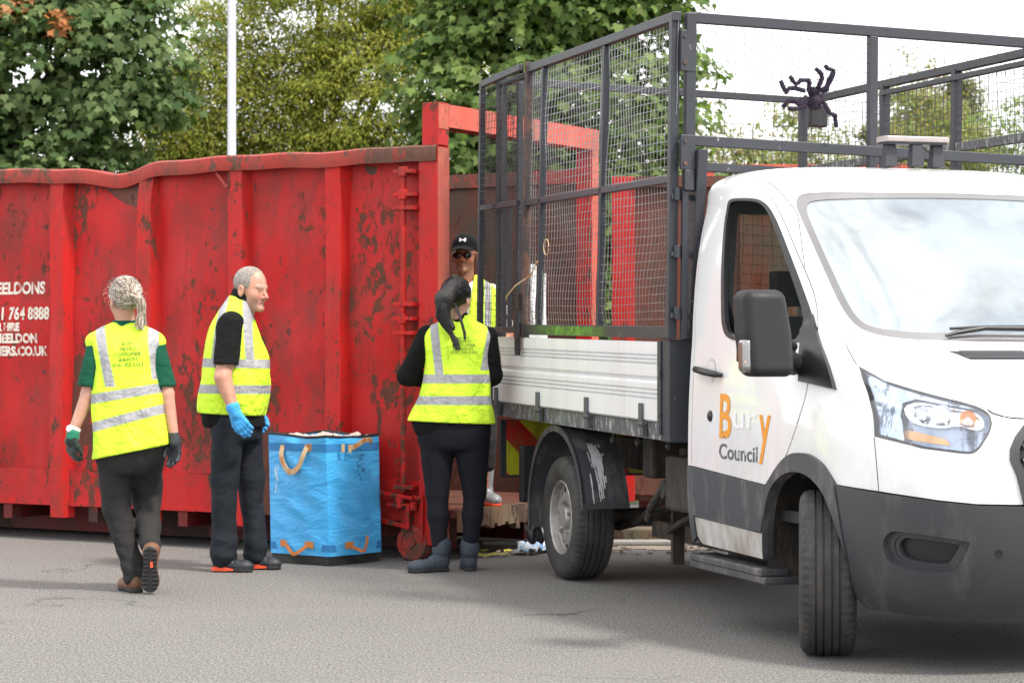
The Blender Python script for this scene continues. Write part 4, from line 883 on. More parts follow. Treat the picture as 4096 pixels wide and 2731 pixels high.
g = MB(); g.tube([S(np.array(a), np.array(b), c) for a, b, c in ((.030, 7.08, .008), (.042, 7.03, .030), (.08, 6.90, .040), (.112, 6.78, .032), (.122, 6.74, .008))], [.010, .016, .017, .016, .010], 10); g.build('door_handle', 'black', TK, smooth=60)
# door lettering, on the skin
def yskin(s, z): 
    h_ = np.interp(z, TAB[:, 1], TAB[:, 0]); q = _cr(np.array(h_)); a = (s - SRR) / (q[1] - SRR); return -q[2] * (1 - a ** q[3]) ** (1 / q[3])
def dtext(body_, s0, s1, z0, z1, mat, shear=0.0, rot=0.0):
    me = text_mesh(body_, 1.0, .012); xs_ = [v_.co.x for v_ in me.vertices]; ys_ = [v_.co.y for v_ in me.vertices]; xa, xb, ya, yb = min(xs_), max(xs_), min(ys_), max(ys_); bpy.data.meshes.remove(me)
    def fn(a, b):
        u_, v_ = (a - xa) / (xb - xa), (b - ya) / (yb - ya); s_ = s0 + (s1 - s0) * u_ + shear * v_; z_ = z0 + (z1 - z0) * v_ + rot * (s_ - s0); return (s_, float(yskin(s_, z_)) - .0025, z_)
    return lettering('lettering', body_, 1.0, fn, mat, TK, .012)
dtext('B', 2.565, 2.715, .905, 1.112, 'orange'); dtext('y', 3.045, 3.175, .805, 1.025, 'orange'); dtext('ur', 2.735, 3.02, .955, 1.03, 'ghost'); dtext('Council', 2.565, 3.03, .808, .880, 'greytxt')
# cab rear wall with window, roof cap
ring = [tuple(S(np.array(0.0), np.array(h_))[1:]) for h_ in np.linspace(1.3, 18, 40)]
ring = [(float(a), float(b)) for a, b in ring]; outer = ring + [(-a, b) for a, b in ring[::-1]]
v, f = cdt(outer, [[(-.80, 1.36), (-.76, 1.98), (.76, 1.98), (.80, 1.36)]], .12, .12, 1, 1)
g = MB(); g.add([(SRR, a, b) for a, b in v], f); g.add([(SRR, -.12, 2.212), (2.2, -.12, 2.212), (2.2, .12, 2.212), (SRR, .12, 2.212)], [(0, 1, 2, 3)]); g.build('cab_rear_wall', 'white', TK)
g = MB(); g.add([(SRR + .035, a * .985, b) for a, b in v], f); g.build('rear_trim', 'trimgrey', TK)
g = MB(); g.box((SRR + .012, -.80, 1.36), (SRR + .018, .80, 1.98)); g.build('rear_window', 'rearglass', TK)
g = MB(); g.box((SRR + .02, -.28, 1.34), (SRR + .05, -.25, 2.0)); g.box((SRR + .02, .25, 1.34), (SRR + .05, .28, 2.0)); g.build('window_bar', 'black', TK)
# interior
g = MB(); g.box((2.2, -.90, .55), (4.1, .90, .60)); g.box((2.2, -.86, .40), (3.0, .86, .55)); g.build('cab_floor', 'interior', TK)
g = MB(); g.grid([[(3.25 + .55 * t_ ** .8, y, 1.12 + .19 * min(1, t_ * 2.2) + .02 * math.cos(y * 3)) for t_ in np.linspace(0, 1, 8)] for y in np.linspace(-.74, .74, 20)]); g.box((3.24, -.88, .75), (3.30, .88, 1.12)); g.build('dashboard', 'interior', TK, smooth=50)
g = MB(); g.lathe((3.12, -.40, 1.28), (-.85, 0, .5), [(.19 + .016 * math.cos(a), .016 * math.sin(a)) for a in np.linspace(0, 2 * math.pi, 9)], 32); g.bar((3.12, -.58, 1.28), (3.12, -.22, 1.28), .03, .02); g.tube([(3.12, -.4, 1.28), (3.35, -.4, 1.14)], .03, 8); g.build('steering_wheel', 'black', TK, smooth=60)
def seat(y0, y1):
    g = MB(); g.box((2.42, y0, .70), (2.92, y1, .86)); g.hexa([(2.36, y0, .86), (2.48, y0, .86), (2.48, y1, .86), (2.36, y1, .86), (2.24, y0 + .03, 1.48), (2.34, y0 + .03, 1.48), (2.34, y1 - .03, 1.48), (2.24, y1 - .03, 1.48)]); g.build('seat', 'seat', TK, bevel=.03)
    g = MB(); c = (y0 + y1) / 2; g.box((2.22, c - .13, 1.53), (2.32, c + .13, 1.70)); g.tube([(2.28, c - .06, 1.46), (2.27, c - .06, 1.55)], .007, 6); g.tube([(2.28, c + .06, 1.46), (2.27, c + .06, 1.55)], .007, 6); g.build('headrest', 'seat', TK, bevel=.03)
seat(-.72, -.22); seat(-.05, .38); seat(.40, .82)
for s_ in (-1, 1):
    g = MB(); g.tube([(2.24, s_ * .86, 1.95), (2.27, s_ * .87, 1.6), (2.40, s_ * .80, 1.25), (2.5, s_ * .76, .9)], .02, 6); g.build('seat_belt', 'black', TK)
    g = MB(); g.grid([[(x, s_ * y, z) for x, y in ((2.19, .80), (2.30, .88), (2.38, .90), (2.44, .915))] for z in (1.2, 1.5, 1.75, 1.95)]); g.build('pillar_trim', 'trimgrey', TK)
g = MB(); g.grid([[(x, y, 2.10 - .03 * (y / .8) ** 2 - .10 * max(0, (x - 2.6) / .4)) for y in np.linspace(-.70, .70, 9)] for x in (2.19, 2.4, 2.6, 2.8)]); g.build('headlining', 'trimgrey', TK, smooth=60)
# door mirrors
def mirror(sg):
    c = np.array([3.60, sg * 1.205, 1.385]); nm = 'mirror'
    def fn(P):
        q = P - c; t = (q[:, 2] / .19)
        X = q[:, 0] + .02 * t; Y = q[:, 1] * sg + .0 - .012 * t; w_ = .100 - .014 * np.clip(t, 0, 1) - .006 * np.clip(-t, 0, 1)
        dx = np.abs(X) - .045; dy = np.abs(Y) - (w_ - .035); dz = np.abs(q[:, 2]) - .142; r_ = np.stack([dx, dy, dz], 1); d = np.linalg.norm(np.maximum(r_, 0), axis=1) + np.minimum(r_.max(1), 0) - .042
        arm = cap(P, c + (0, -sg * .05, -.085), (3.42, sg * .99, 1.255), .040, .050); arm2 = cap(P, c + (0, -sg * .05, -.015), (3.42, sg * .99, 1.33), .018, .022)
        return smin(smin(d, arm, .02), arm2, .015)
    W, F = nets(fn, c - (.30, .26, .24), c + (.12, .26, .24), .0055); o_ = np_mesh('wing_mirror', W, F, 'mirrorpl', TK, 60)
    g = MB(); g.box((c[0] - .088, c[1] - .085, c[2] - .12), (c[0] - .082, c[1] + .085, c[2] + .14)); g.build('mirror_glass', 'chrome', o_)
    def fl(P):
        q = P - (c + (.038, sg * .084, -.095)); d = np.abs(q) - (.024, .014, .052); return np.linalg.norm(np.maximum(d, 0), axis=1) + np.minimum(d.max(1), 0) - .018
    cc = c + (.038, sg * .084, -.095); W, F = nets(fl, cc - .09, cc + .09, .005); np_mesh('indicator_lens', W, F, 'lensblink', o_, 60)
    g = MB(); g.box(tuple(cc + (-.01, -.012, -.03)), tuple(cc + (.015, .012, .0))); g.build('indicator_bulb', 'amber', o_)
mirror(-1); mirror(1)
# step, wheel wells, floorpan
for s_ in (-1, 1):
    g = MB(); g.box((2.16, min(s_ * .99, s_ * .78), .265), (3.10, max(s_ * .99, s_ * .78), .30)); g.box((2.18, min(s_ * 1.0, s_ * .86), .30), (3.08, max(s_ * 1.0, s_ * .86), .335)); g.build('step', 'clad', TK, bevel=.008)
    wa = np.linspace(R(-22), R(202), 30); cs = [(3.51 + (.462 if math.cos(a) < 0 else .40) * math.cos(a), .44 + .445 * math.sin(a)) for a in wa]
    g = MB(); g.grid([[(a, s_ * (y if a < 3.6 or y < .9 else .86), b) for y in (.955, .8, .6, .45)] for a, b in cs]); g.add([(3.53, s_ * .45, .44)] + [(a, s_ * .45, b) for a, b in cs], [(0, k + 1, k + 2) for k in range(29)]); g.build('wheel_well', 'chassis', TK, smooth=60)
g = MB(); g.box((2.18, -.80, .30), (3.05, .80, .40)); g.box((3.0, -.40, .3), (4.2, .40, .55)); g.bar((3.504, -.78, .33), (3.504, .78, .33), .07); g.box((4.0, -.55, .28), (4.15, .55, .5)); g.build('underbody', 'chassis', TK)
# wheels
def wheel(x, y, sg, steer, rear):
    W = thing('wheel', '', '', (x, y, .356), R(steer)); del W['label']; del W['category']; W.parent = TK; W.rotation_euler = (0, 0, R(steer))
    Rt, hw = .356, .121; prof = [(.215, -hw + .022), (.235, -hw + .010), (.262, -hw + .002), (.292, -hw), (.322, -hw + .006), (.340, -hw + .016), (.350, -hw + .030)]
    tr = []
    for c0 in (-.050, -.018, .018, .050): tr += [(Rt - .001, c0 - .005), (Rt - .009, c0 - .003), (Rt - .009, c0 + .003), (Rt - .001, c0 + .005)]
    full = prof + [(Rt - .003, -hw + .040)] + tr + [(Rt - .003, hw - .040)] + [(r_, -o_) for r_, o_ in prof[::-1]]
    nseg = 168; k = len(full)
    def fn(i, j, r_):
        sh = j in (5, 6, 7) or j in (k - 6, k - 7, k - 8)
        if sh and i % 3 == 0: return r_ - .006
        return r_
    g = MB(); g.lathe((0, 0, 0), (0, 1, 0), full, nseg, fn=fn); g.build('tyre', 'tyre', W, smooth=28)
    g = MB(); e = sg  # outer side direction
    g.lathe((0, 0, 0), (0, e, 0), [(.216, .098), (.210, .105), (.203, .098), (.198, .06), (.185, .05), (.178, .052)] if rear else [(.216, .098), (.210, .105), (.203, .098), (.198, .07), (.185, .06), (.178, .062)], 60)
    g.lathe((0, 0, 0), (0, e, 0), [(.199, .062), (.197, -.10), (.21, -.105)], 60)
    # pierced disc: 16 outer slots
    f0, f1, nS = .178, .150, 16
    for i in range(nS):
        a0 = 2 * math.pi * i / nS; a1 = a0 + 2 * math.pi / nS * .42
        q = []
        for a in (a0, a1):
            for r_ in (f0 + .012, f1): q.append((r_ * math.cos(a), e * (.054 if r_ > .16 else .066), r_ * math.sin(a)))
        g.add(q, [(0, 1, 3, 2)])
    g.lathe((0, 0, 0), (0, e, 0), [(.151, .066), (.135, .078), (.105, .080), (.092, .062), (.085, .050), (.072, .052), (.066, .085), (.060, .095), (.02, .097), (.001, .097)], 48)
    for i in range(5):
        a = 2 * math.pi * i / 5 + .3; cx_, cz_ = .095 * math.cos(a), .095 * math.sin(a); g.lathe((cx_, e * .06, cz_), (0, e, 0), [(.022, 0), (.018, .012), (.012, .014), (.012, .034), (.0, .036)], 10)
    g.build('rim', 'rim', W, smooth=35)
    g = MB(); g.lathe((0, 0, 0), (0, e, 0), [(.17, .02), (.17, .035), (.0, .035)], 30); g.build('brake_disc', 'chassis', W)
wheel(0, -.863, -1, 0, True); wheel(0, .863, 1, 0, True); wheel(3.504, -.866, -1, -23.5, False); wheel(3.504, .866, 1, -21, False)

# ------------------------------------------------------------------ tipper body (nose-down rake, slight lean)
def TB(p): return (p[0], p[1], p[2] - .016 * (p[0] - 1.93) - .03 * (p[1] + 1.05))
def TM(): return MB(TB)
def bprof():
    zs_ = [0, .014, .10]
    P = [(.957, 0), (.965, .010), (1.055, .010)]
    for c0 in (1.075, 1.097, 1.119): P += [(c0 - .007, .010), (c0 - .003, -.004), (c0 + .005, .010)]
    P += [(1.150, .010), (1.156, .002), (1.162, -.004), (1.185, .010), (1.225, .010)]
    for c0 in (1.250, 1.270, 1.290): P += [(c0 - .007, .010), (c0 - .003, -.004), (c0 + .005, .010)]
    return P + [(1.345, .010), (1.358, .006), (1.358, -.03), (.957, -.03)]
for sg, nm in ((-1, 'side_board'), (1, 'side_board')):
    g = TM(); pf = bprof(); sx_ = np.linspace(-1.12, 1.885, 24)
    g.grid([[(s_, sg * (1.045 + y), z) for z, y in pf] for s_ in sx_]); g.prism([(z, y) for z, y in pf], lambda z, y: (1.885, sg * (1.045 + y), z), lambda z, y: (1.884, sg * (1.045 + y), z)); g.build(nm, 'board', TK, smooth=20)
    g = TM(); g.box((1.886, min(sg * 1.06, sg * 1.0), .94), (1.905, max(sg * 1.06, sg * 1.0), 1.36)); g.box((-1.14, min(sg * 1.06, sg * 1.0), .94), (-1.121, max(sg * 1.06, sg * 1.0), 1.36)); g.build('board_end_cap', 'zinc', TK)
    g = TM(); g.box((-1.13, min(sg * 1.03, sg * .97), .868), (1.905, max(sg * 1.03, sg * .97), .953)); g.build('side_skirt', 'greypaint', TK)
    for s_ in (-1.02, -.14, .767, 1.657):
        g = TM(); g.box((s_ - .018, min(sg * 1.056, sg * 1.074), .945), (s_ + .018, max(sg * 1.056, sg * 1.074), 1.045)); g.cyl((s_ - .03, sg * 1.062, .940), (s_ + .03, sg * 1.062, .940), .014, 10); g.box((s_ - .02, min(sg * 1.04, sg * 1.066), .875), (s_ + .02, max(sg * 1.04, sg * 1.066), .94)); g.build('board_hinge', 'zinc', TK, bevel=.003)
    g = TM(); a, b = sorted((sg * 1.05, sg * .92)); g.box((1.91, a, .865), (2.03, b, 1.372)); g.box((1.905, min(sg * 1.06, sg * 1.05), .90), (1.93, max(sg * 1.06, sg * 1.05), 1.36)); g.build('bed_corner_post', 'cage', TK, bevel=.005)
    g = TM()
    for z in (.905, .935, 1.0, 1.19, 1.21): g.cyl((1.92, sg * 1.060, z), (1.92, sg * 1.066, z), .012, 8)
    g.build('bolt', 'zinc', TK)
    g = TM(); g.hexa([(1.945, sg * .93 - .025, 1.372), (2.055, sg * .93 - .025, 1.372), (2.055, sg * .93 + .025, 1.372), (1.945, sg * .93 + .025, 1.372), (2.10, sg * .93 - .025, 2.30), (2.19, sg * .93 - .025, 2.30), (2.19, sg * .93 + .025, 2.30), (2.10, sg * .93 + .025, 2.30)]); g.build('headboard_post', 'cage', TK, bevel=.004)
g = TM(); g.box((-1.12, -1.0, .955), (1.93, 1.0, .99)); g.box((-1.12, -.97, .87), (-1.06, .97, .95)); g.box((1.90, -.92, .87), (1.96, .92, 1.40))
for s_ in (-.7, -.2, .3, .8, 1.3): g.box((s_, -.96, .87), (s_ + .06, .96, .953))
g.build('bed_floor', 'chassis', TK)
g = TM(); g.box((1.98, -.90, 1.37), (2.04, .90, 1.43)); g.box((2.09, -.90, 2.20), (2.13, .90, 2.24)); g.build('headboard_rail', 'cage', TK)

def wires(name, P0, U, Vv, nu, nv, mat, seed, r_=.0016, sag=.02, nrm=(0, -1, 0), lo=.30):
    """welded mesh: P0 + u*U + v*V, u,v in 0..1; bulges outwards along nrm near the foot and wanders slightly"""
    P0, U, Vv, nrm = [np.array(x, float) for x in (P0, U, Vv, nrm)]; rr = np.random.default_rng(seed); a1, a2, a3 = rr.uniform(0, 6, 3)
    def pt(u, v):
        e = max(0, 1 - v / lo); b = sag * (.35 * math.sin(u * 9 + a1) * math.sin(v * 7 + a2) + .25 * math.sin(u * 21 + v * 13 + a3)) * min(1, 12 * min(u, 1 - u, v + .02, 1 - v + .02))
        w_ = .012 * e * math.sin(u * 14 + a2) + .004 * math.sin(v * 25 + u * 11 + a1)
        dz = -.03 * e * math.sin(u * math.pi) * math.sin(v / lo * math.pi) if v < lo else 0
        return P0 + U * u + Vv * v + nrm * (b + .02 * e * math.sin(min(1, v / lo) * math.pi)) + U / np.linalg.norm(U) * w_ + np.array([0, 0, dz])
    g = TM()
    for i in range(nu + 1):
        u = i / nu; g.tube([pt(u, v) for v in np.linspace(0, 1, 34)], r_, 4, False)
    for j in range(nv + 1):
        v = j / nv; g.tube([pt(u, v) + nrm * .003 for u in np.linspace(0, 1, max(6, nu))], r_, 4, False)
    return g.build(name, mat, TK)
def sbar(s0, z0, s1, z1, y=-1.045, w_=.04, h_=.035, mat='cage', name='cage_post', par=None):
    g = TM(); g.bar((s0, y, z0), (s1, y, z1), h_, w_, up=(0, 1, 0) if False else (1, 0, 0)); return g.build(name, mat, par or TK, bevel=.003)
# side gate, front part
def cage_rail(p, q, w_=.04, h_=.045, mat='cage', name='cage_rail'):
    g = TM(); g.bar(p, q, w_, h_); return g.build(name, mat, TK, bevel=.003)
for sy in (-1.045, 1.045):
    cage_rail((-1.16 if sy > 0 else -.38, sy, 2.945), (2.14, sy, 2.945)); cage_rail((-.44, sy, 2.155), (2.05, sy, 2.155), .035, .035)
    if sy < 0: cage_rail((-.46, sy, 1.405), (2.06, sy, 1.405), .035, .06)
    else: cage_rail((-1.16, sy, 2.50), (2.1, sy, 2.50), .035, .05, 'greypaint'); cage_rail((-1.16, sy, 1.405), (2.06, sy, 1.405), .035, .06)
sbar(-.055, 2.92, -.175, 1.43); sbar(1.055, 2.92, .94, 1.43); sbar(2.10, 2.96, 2.04, 1.375, w_=.045, h_=.045)
sbar(-.36, 2.985, -.47, 1.36, w_=.045, h_=.045, mat='cagerust', name='hinge_post')
wires('side_mesh', (-.45, -1.038, 1.43), (2.49, 0, 0), (.09, 0, 1.50), 50, 36, 'wire', 1, .0020)
g = TM(); g.grid([[(-.25 + 1.5 * i / 30, -1.0642 - .0003 * j, 1.378 + .05 * j) for j in (0, 1)] for i in range(31)]); g.build('algae_stain', 'grime', TK)
# rear part of the side, two leaves folded against each other
cage_rail((-1.25, -1.09, 2.935), (-.38, -1.09, 2.955), .03, .04); cage_rail((-1.25, -1.09, 2.16), (-.45, -1.09, 2.155), .03, .035); cage_rail((-1.30, -1.09, 1.40), (-.48, -1.09, 1.40), .03, .035)
sbar(-1.235, 2.94, -1.30, 1.39, y=-1.09); sbar(-1.12, 2.97, -1.14, 1.36, y=-1.0, w_=.055, h_=.055, name='rear_corner_post'); sbar(-.95, 2.93, -.97, 1.40, y=-.93); sbar(-.72, 2.16, -.74, 1.40, y=-1.06, w_=.025, h_=.025)
sbar(-.98, 2.93, -1.0, 1.40, y=-1.02, w_=.03, h_=.03)
wires('rear_leaf_mesh', (-1.29, -1.10, 1.41), (.82, 0, 0), (.07, 0, 1.53), 18, 36, 'wiredk', 2, .0018)
wires('folded_leaf_mesh', (-1.10, -1.0, 1.41), (.66, 0, 0), (.03, 0, 1.54), 15, 38, 'wiredk', 6, .0018)
cage_rail((-1.15, -1.045, 2.955), (-1.15, 1.045, 2.955)); cage_rail((-1.16, -1.0, 2.93), (-.42, -1.0, 2.93), .03, .03)
# far side and front
for s0, s1 in ((-1.15, -1.17), (.07, .04), (.993, .96), (2.12, 2.06)): sbar(s0, 2.94, s1, 1.40, y=1.045, w_=.05, h_=.05)
cage_rail((.08, 1.02, 2.885), (2.1, 1.02, 2.885), .03, .03); wires('far_side_mesh', (-1.15, 1.05, 1.43), (3.2, 0, 0), (.04, 0, 1.48), 64, 32, 'wiredk', 3, nrm=(0, 1, 0))
cage_rail((2.12, -.99, 2.945), (2.12, 1.07, 2.945), .045, .05); cage_rail((2.12, -.96, 2.345), (2.12, 1.03, 2.345), .04, .05); sbar(2.12, 2.92, 2.10, 1.45, y=.0, w_=.045, h_=.045)
sbar(2.13, 2.965, 2.10, 2.10, y=-.975, w_=.05, h_=.05); sbar(2.12, 2.10, 2.10, 1.375, y=-1.0, w_=.03, h_=.03)
wires('front_mesh', (2.095, -.98, 1.42), (0, 2.02, 0), (.02, 0, 1.51), 41, 31, 'wiredk', 4, .0014, nrm=(1, 0, 0), lo=.9, sag=.03)
for a_, b_ in (((2.118, -1.03, 2.68), (2.150, -.955, 2.88)), ((2.118, -1.03, 2.20), (2.150, -.955, 2.37)), ((2.11, -1.01, 2.10), (2.15, -.96, 2.20))):
    g = TM(); g.box(a_, b_); g.build('corner_bracket', 'cage', TK, bevel=.003)
g = TM(); 
for z in (2.85, 2.72, 2.34, 2.23): g.cyl((2.151, -1.01, z), (2.158, -1.01, z), .010, 8)
g.build('bolt', 'cagerust', TK)
for z in (2.08, 1.80, 1.50):
    g = TM(); g.box((2.06, -1.06, z - .025), (2.10, -.92, z + .0)); g.cyl((2.10, -1.03, z - .03), (2.10, -1.03, z + .03), .018, 10); g.build('gate_hinge', 'cage', TK, bevel=.002)
g = TM(); g.box((-.50, -1.10, 1.28), (-.46, -1.07, 1.44)); g.cyl((-.48, -1.085, 1.25), (-.48, -1.085, 1.34), .018, 8); g.box((-.55, -1.10, 1.52), (-.46, -1.06, 1.62)); g.build('gate_bolt', 'chassis', TK, bevel=.003)
g = TM(); g.tube([(-.60, -1.12, 1.58), (-.52, -1.14, 1.60), (-.38, -1.13, 1.66), (-.20, -1.09, 1.72), (-.09, -1.08, 1.80)], .0045, 6); g.tube([(.05 + .05 * math.cos(a), -1.07, 1.88 + .045 * math.sin(a)) for a in np.linspace(0, 6, 12)], .0028, 5); g.build('tie_wire', 'webbing', TK, smooth=60)
g = TM(); g.box((-1.22, 1.09, 2.79), (-1.12, 1.21, 2.93)); g.build('work_lamp', 'black', TK, bevel=.01)
# white streaks of bird lime on the front rails are in the paint; tailgate hanging open below the floor
def chev():
    m, t, b = new_mat('red_yellow_chevrons'); sp = nd(t, 'SeparateXYZ', Vector=obj_co(t)).outputs
    a = mth(t, 'FRACT', mth(t, 'DIVIDE', mth(t, 'ADD', sp[1], sp[2]), .40)); c = mixc(t, mth(t, 'GREATER_THAN', a, .5), rgb(.62, .60, .02), rgb(.60, .012, .010))
    n = noise(t, mapped(t, obj_co(t), (3, 3, 1)), 5, 5); t.links.new(mixc(t, ramp2(t, n, .45, .8), c, rgb(.18, .12, .04)), b.inputs['Base Color']); b.inputs['Roughness'].default_value = .4; return m
M['chev'] = chev()
g = MB(); g.box((-1.17, -1.0, .53), (-1.13, 1.0, .89)); tgp = g.build('tailgate', 'cage', TK); g = MB(); g.box((-1.13, -.965, .545), (-1.127, .965, .885)); g.build('chevron_sheet', 'chev', tgp)
# mudguards: band over the wheel with a front flap
for sg in (-1, 1):
    prof = []
    for a in np.linspace(R(192), R(18), 30):
        prof.append((.54 * math.cos(a), .37 + .52 * math.sin(a)))
    prof += [(.535, .47), (.54, .44)]
    g = MB(); y0, y1 = sg * 1.0, sg * .735
    g.grid([[(s_, y0 - sg * .012 if True else 0, z - .0), (s_, y0, z), (s_, y1, z)] for s_, z in prof], sg > 0)
    inner = [(s_ * .965, .37 + (z - .37) * .965) for s_, z in prof]
    g.grid([[(s_, y0, z), (s_, y1, z)] for s_, z in inner], sg < 0)
    g.grid([[(a_[0], y0, a_[1]), (b_[0], y0, b_[1])] for a_, b_ in zip(prof, inner)], sg > 0)
    g.grid([[(a_[0], y0 + sg * .006, a_[1]), (a_[0] * .93, y0 + sg * .006, .37 + (a_[1] - .37) * .93)] for a_ in prof], sg > 0)
    g.box((.50, min(y0, y1), .44), (.545, max(y0, y1), .47)); g.build('mudguard', 'clad', TK, smooth=40)
rr = random.Random(2); g = MB()
for k in range(60):
    y = -.89 + rr.gauss(0, .020); z0 = .80 - abs(rr.gauss(0, .09)); ln = rr.choice((.02, .03, .05, .10, .20)) * rr.uniform(.6, 1.2); z1 = max(.47, z0 - ln); s_ = .5465 + .0004 * k; w_ = rr.uniform(.0025, .008); n_ = 10
    sx = lambda z: .5445 * 1 + (0 if z < .52 else 0)
    def fx(z): a = math.asin(min(1, max(-.99, (z - .37) / .52))); return max(.54 * math.cos(a), .535 if z < .5 else 0) + .004 + .00008 * k
    o_ = []
    for i in range(n_ + 1): t_ = i / n_; z = z0 + (z1 - z0) * t_; ww = w_ * (math.sin(min(1, t_ * 2 + .25) * 1.57)) * (1 - .45 * t_) * rr.uniform(.75, 1.2); o_.append((z, ww))
    g.add([(fx(z), y - ww, z) for z, ww in o_] + [(fx(z), y + ww, z) for z, ww in o_], [(i, i + 1, n_ + 2 + i, n_ + 1 + i) for i in range(n_)])
g.build('paint_splash', 'bird', TK)
# chassis
g = MB()
for sg in (-1, 1):
    g.box((-1.1, sg * .42 - .035, .62), (3.2, sg * .42 + .035, .80)); g.tube([(-.75, sg * .62, .50), (-.4, sg * .62, .36), (0, sg * .62, .30), (.4, sg * .62, .36), (.8, sg * .62, .52)], .028, 6)
g.build('chassis_rail', 'chassis', TK)
g = MB(); g.tube([(0, -.80, .356), (0, -.2, .356), (0, .2, .356), (0, .80, .356)], [.05, .05, .05, .05], 12); g.lathe((0, 0, .356), (0, 1, 0), [(.001, -.14), (.12, -.08), (.15, 0), (.12, .08), (.001, .14)], 20); g.build('rear_axle', 'chassis', TK, smooth=50)
g = MB(); g.box((.9, -.38, .42), (1.7, .38, .60)); g.box((1.55, -.90, .50), (2.05, -.55, .78)); g.box((1.0, -.62, .50), (1.1, -.44, .80)); g.box((.70, -.72, .62), (.86, -.50, .86)); g.build('fuel_tank', 'chassis', TK, bevel=.02)
g = MB(); g.bar((1.22, -.70, .60), (1.26, -.72, .19), .07, .03); g.bar((1.30, -.90, .46), (1.30, -.40, .60), .03); g.tube([(1.45, -.86, .62), (1.35, -.90, .50), (1.15, -.84, .42), (.8, -.72, .40)], .022, 8); g.tube([(1.2, -.75, .36), (1.6, -.82, .44), (2.0, -.80, .55)], .018, 6); g.cyl((1.46, -.88, .60), (1.46, -.72, .60), .05, 14); g.build('suspension_bracket', 'chassis', TK, bevel=.004)
g = MB(); g.bar((.6, -.60, .33), (2.3, -.55, .33), .05, .09); g.tube([(0.6, -.3, .40), (2.4, -.25, .45)], .045, 12); g.build('drive_shaft', 'chassis', TK, smooth=50)
g = MB(); g.cyl((1.1, 0, .5), (.2, 0, .84), .05, 14); g.build('tipping_ram', 'chassis', TK, smooth=50)
g = MB()
for s_ in (1.0, 1.4, 1.86): g.tube([(s_, -.98, .87), (s_, -1.0, .84), (s_ + .03, -1.0, .825), (s_ + .05, -1.0, .85)], .009, 6)
g.build('rope_hook', 'chassis', TK, smooth=60)
g = MB(); g.box((-.78, -.99, .40), (-.70, -.66, .74)); g.box((-.9, -.7, .7), (-.7, -.6, .87)); g.build('side_marker_bracket', 'mirrorpl', TK, bevel=.01)
# light bar on the roof
LB = [(a * .18, b) for a, b in ((-1, 0), (-.97, -.04), (-.9, -.06), (.9, -.06), (.97, -.04), (1, 0), (.97, .04), (.9, .06), (-.9, .06), (-.97, .04))]
lbx, lby = 2.52, .025
g = MB(); g.prism([(a, b) for a, b in LB], lambda a, b: (lbx + b, lby + a, 2.318), lambda a, b: (lbx + b, lby + a, 2.345)); lo_ = g.build('light_bar', 'lbar', TK, bevel=.006)
g = MB(); g.prism([(a * .96, b * .9) for a, b in LB], lambda a, b: (lbx + b, lby + a, 2.306), lambda a, b: (lbx + b, lby + a, 2.318)); g.build('base', 'black', lo_)
for dy, dx, ln in ((-.125, .0, .0), (.0, .03, -.02), (.125, 0, .0)):
    g = MB(); g.hexa([(lbx + dx - .03, lby + dy - .034, 2.20), (lbx + dx + .03, lby + dy - .034, 2.20), (lbx + dx + .03, lby + dy + .034, 2.20), (lbx + dx - .03, lby + dy + .034, 2.20), (lbx + dx - .02, lby + dy - .026, 2.307), (lbx + dx + .02, lby + dy - .026, 2.307), (lbx + dx + .02, lby + dy + .026, 2.307), (lbx + dx - .02, lby + dy + .026, 2.307)]); g.build('leg', 'cage', lo_, bevel=.004)
g = MB(); g.tube([(lbx, lby + .03, 2.31), (lbx + .02, lby + .05, 2.29), (lbx + .01, lby + .10, 2.26), (lbx - .02, lby + .11, 2.22)], .004, 5); g.build('cable', 'black', lo_, smooth=60)

# ------------------------------------------------------------------ toy spider fixed to the front of the cage
SP = thing('toy_spider', 'hairy black and purple toy spider clinging to the cage mesh above the cab', 'toy spider', (0, 0, 0))
Mt = Matrix.Translation((1.209, 13.575, 0)) @ Matrix.Rotation(math.atan2(-math.cos(R(16.3)), math.sin(R(16.3))), 4, 'Z')
c0 = Mt @ Vector((2.165, -.335, 2.56)); SP.location = c0; SP.rotation_euler = (0, 0, R(16.3))
M['fur'] = plain('black_purple_fur', (.020, .011, .030), .9, var=.7, scale=25, bmp=.3)
k = .000372; OX, OY = 790, 700
def q2(x, y, dep=0): return ((x - OX) * k, dep, -(y - OY) * k)
legs = [[(640, 610), (500, 580), (400, 585), (355, 645), (310, 570), (285, 490)], [(690, 620), (700, 500), (680, 470), (560, 475), (490, 535), (450, 480), (420, 425)], [(830, 570), (850, 500), (870, 430), (850, 370), (780, 310)],
        [(880, 620), (950, 590), (960, 480), (1000, 400), (1030, 330), (960, 310), (915, 265)], [(860, 600), (930, 560), (985, 470), (1020, 400), (1040, 350)], [(660, 680), (600, 760), (540, 800), (480, 750), (400, 745), (340, 800), (320, 840)], [(670, 720), (600, 820), (530, 850), (430, 860), (390, 850)], [(880, 720), (930, 800), (980, 900), (1060, 930), (1060, 1000), (1080, 1080)]]
def fuzz(g, P, r_, n, ln, rr):
    for _ in range(n):
        i = rr.randrange(len(P) - 1); p = Vector(P[i]).lerp(Vector(P[i + 1]), rr.random()); d = Vector((rr.gauss(0, 1), rr.gauss(0, 1), rr.gauss(0, 1))).normalized(); a = p + d * r_; b = p + d * (r_ + ln * rr.uniform(.4, 1)); o_ = d.orthogonal() * .0016
        g.add([a - o_, a + o_, b], [(0, 1, 2)])
rr = random.Random(5)
for i, lg in enumerate(legs):
    P = [q2(x, y, -.01 - .02 * math.sin(j / len(lg) * 3.1)) for j, (x, y) in enumerate(lg)]; g = MB(); g.tube(P, [.010, .0115, .0100, .0110, .0092, .010, .009][:len(P)], 8); fuzz(g, P, .008, 620, .014, rr); g.build('leg', 'fur', SP)
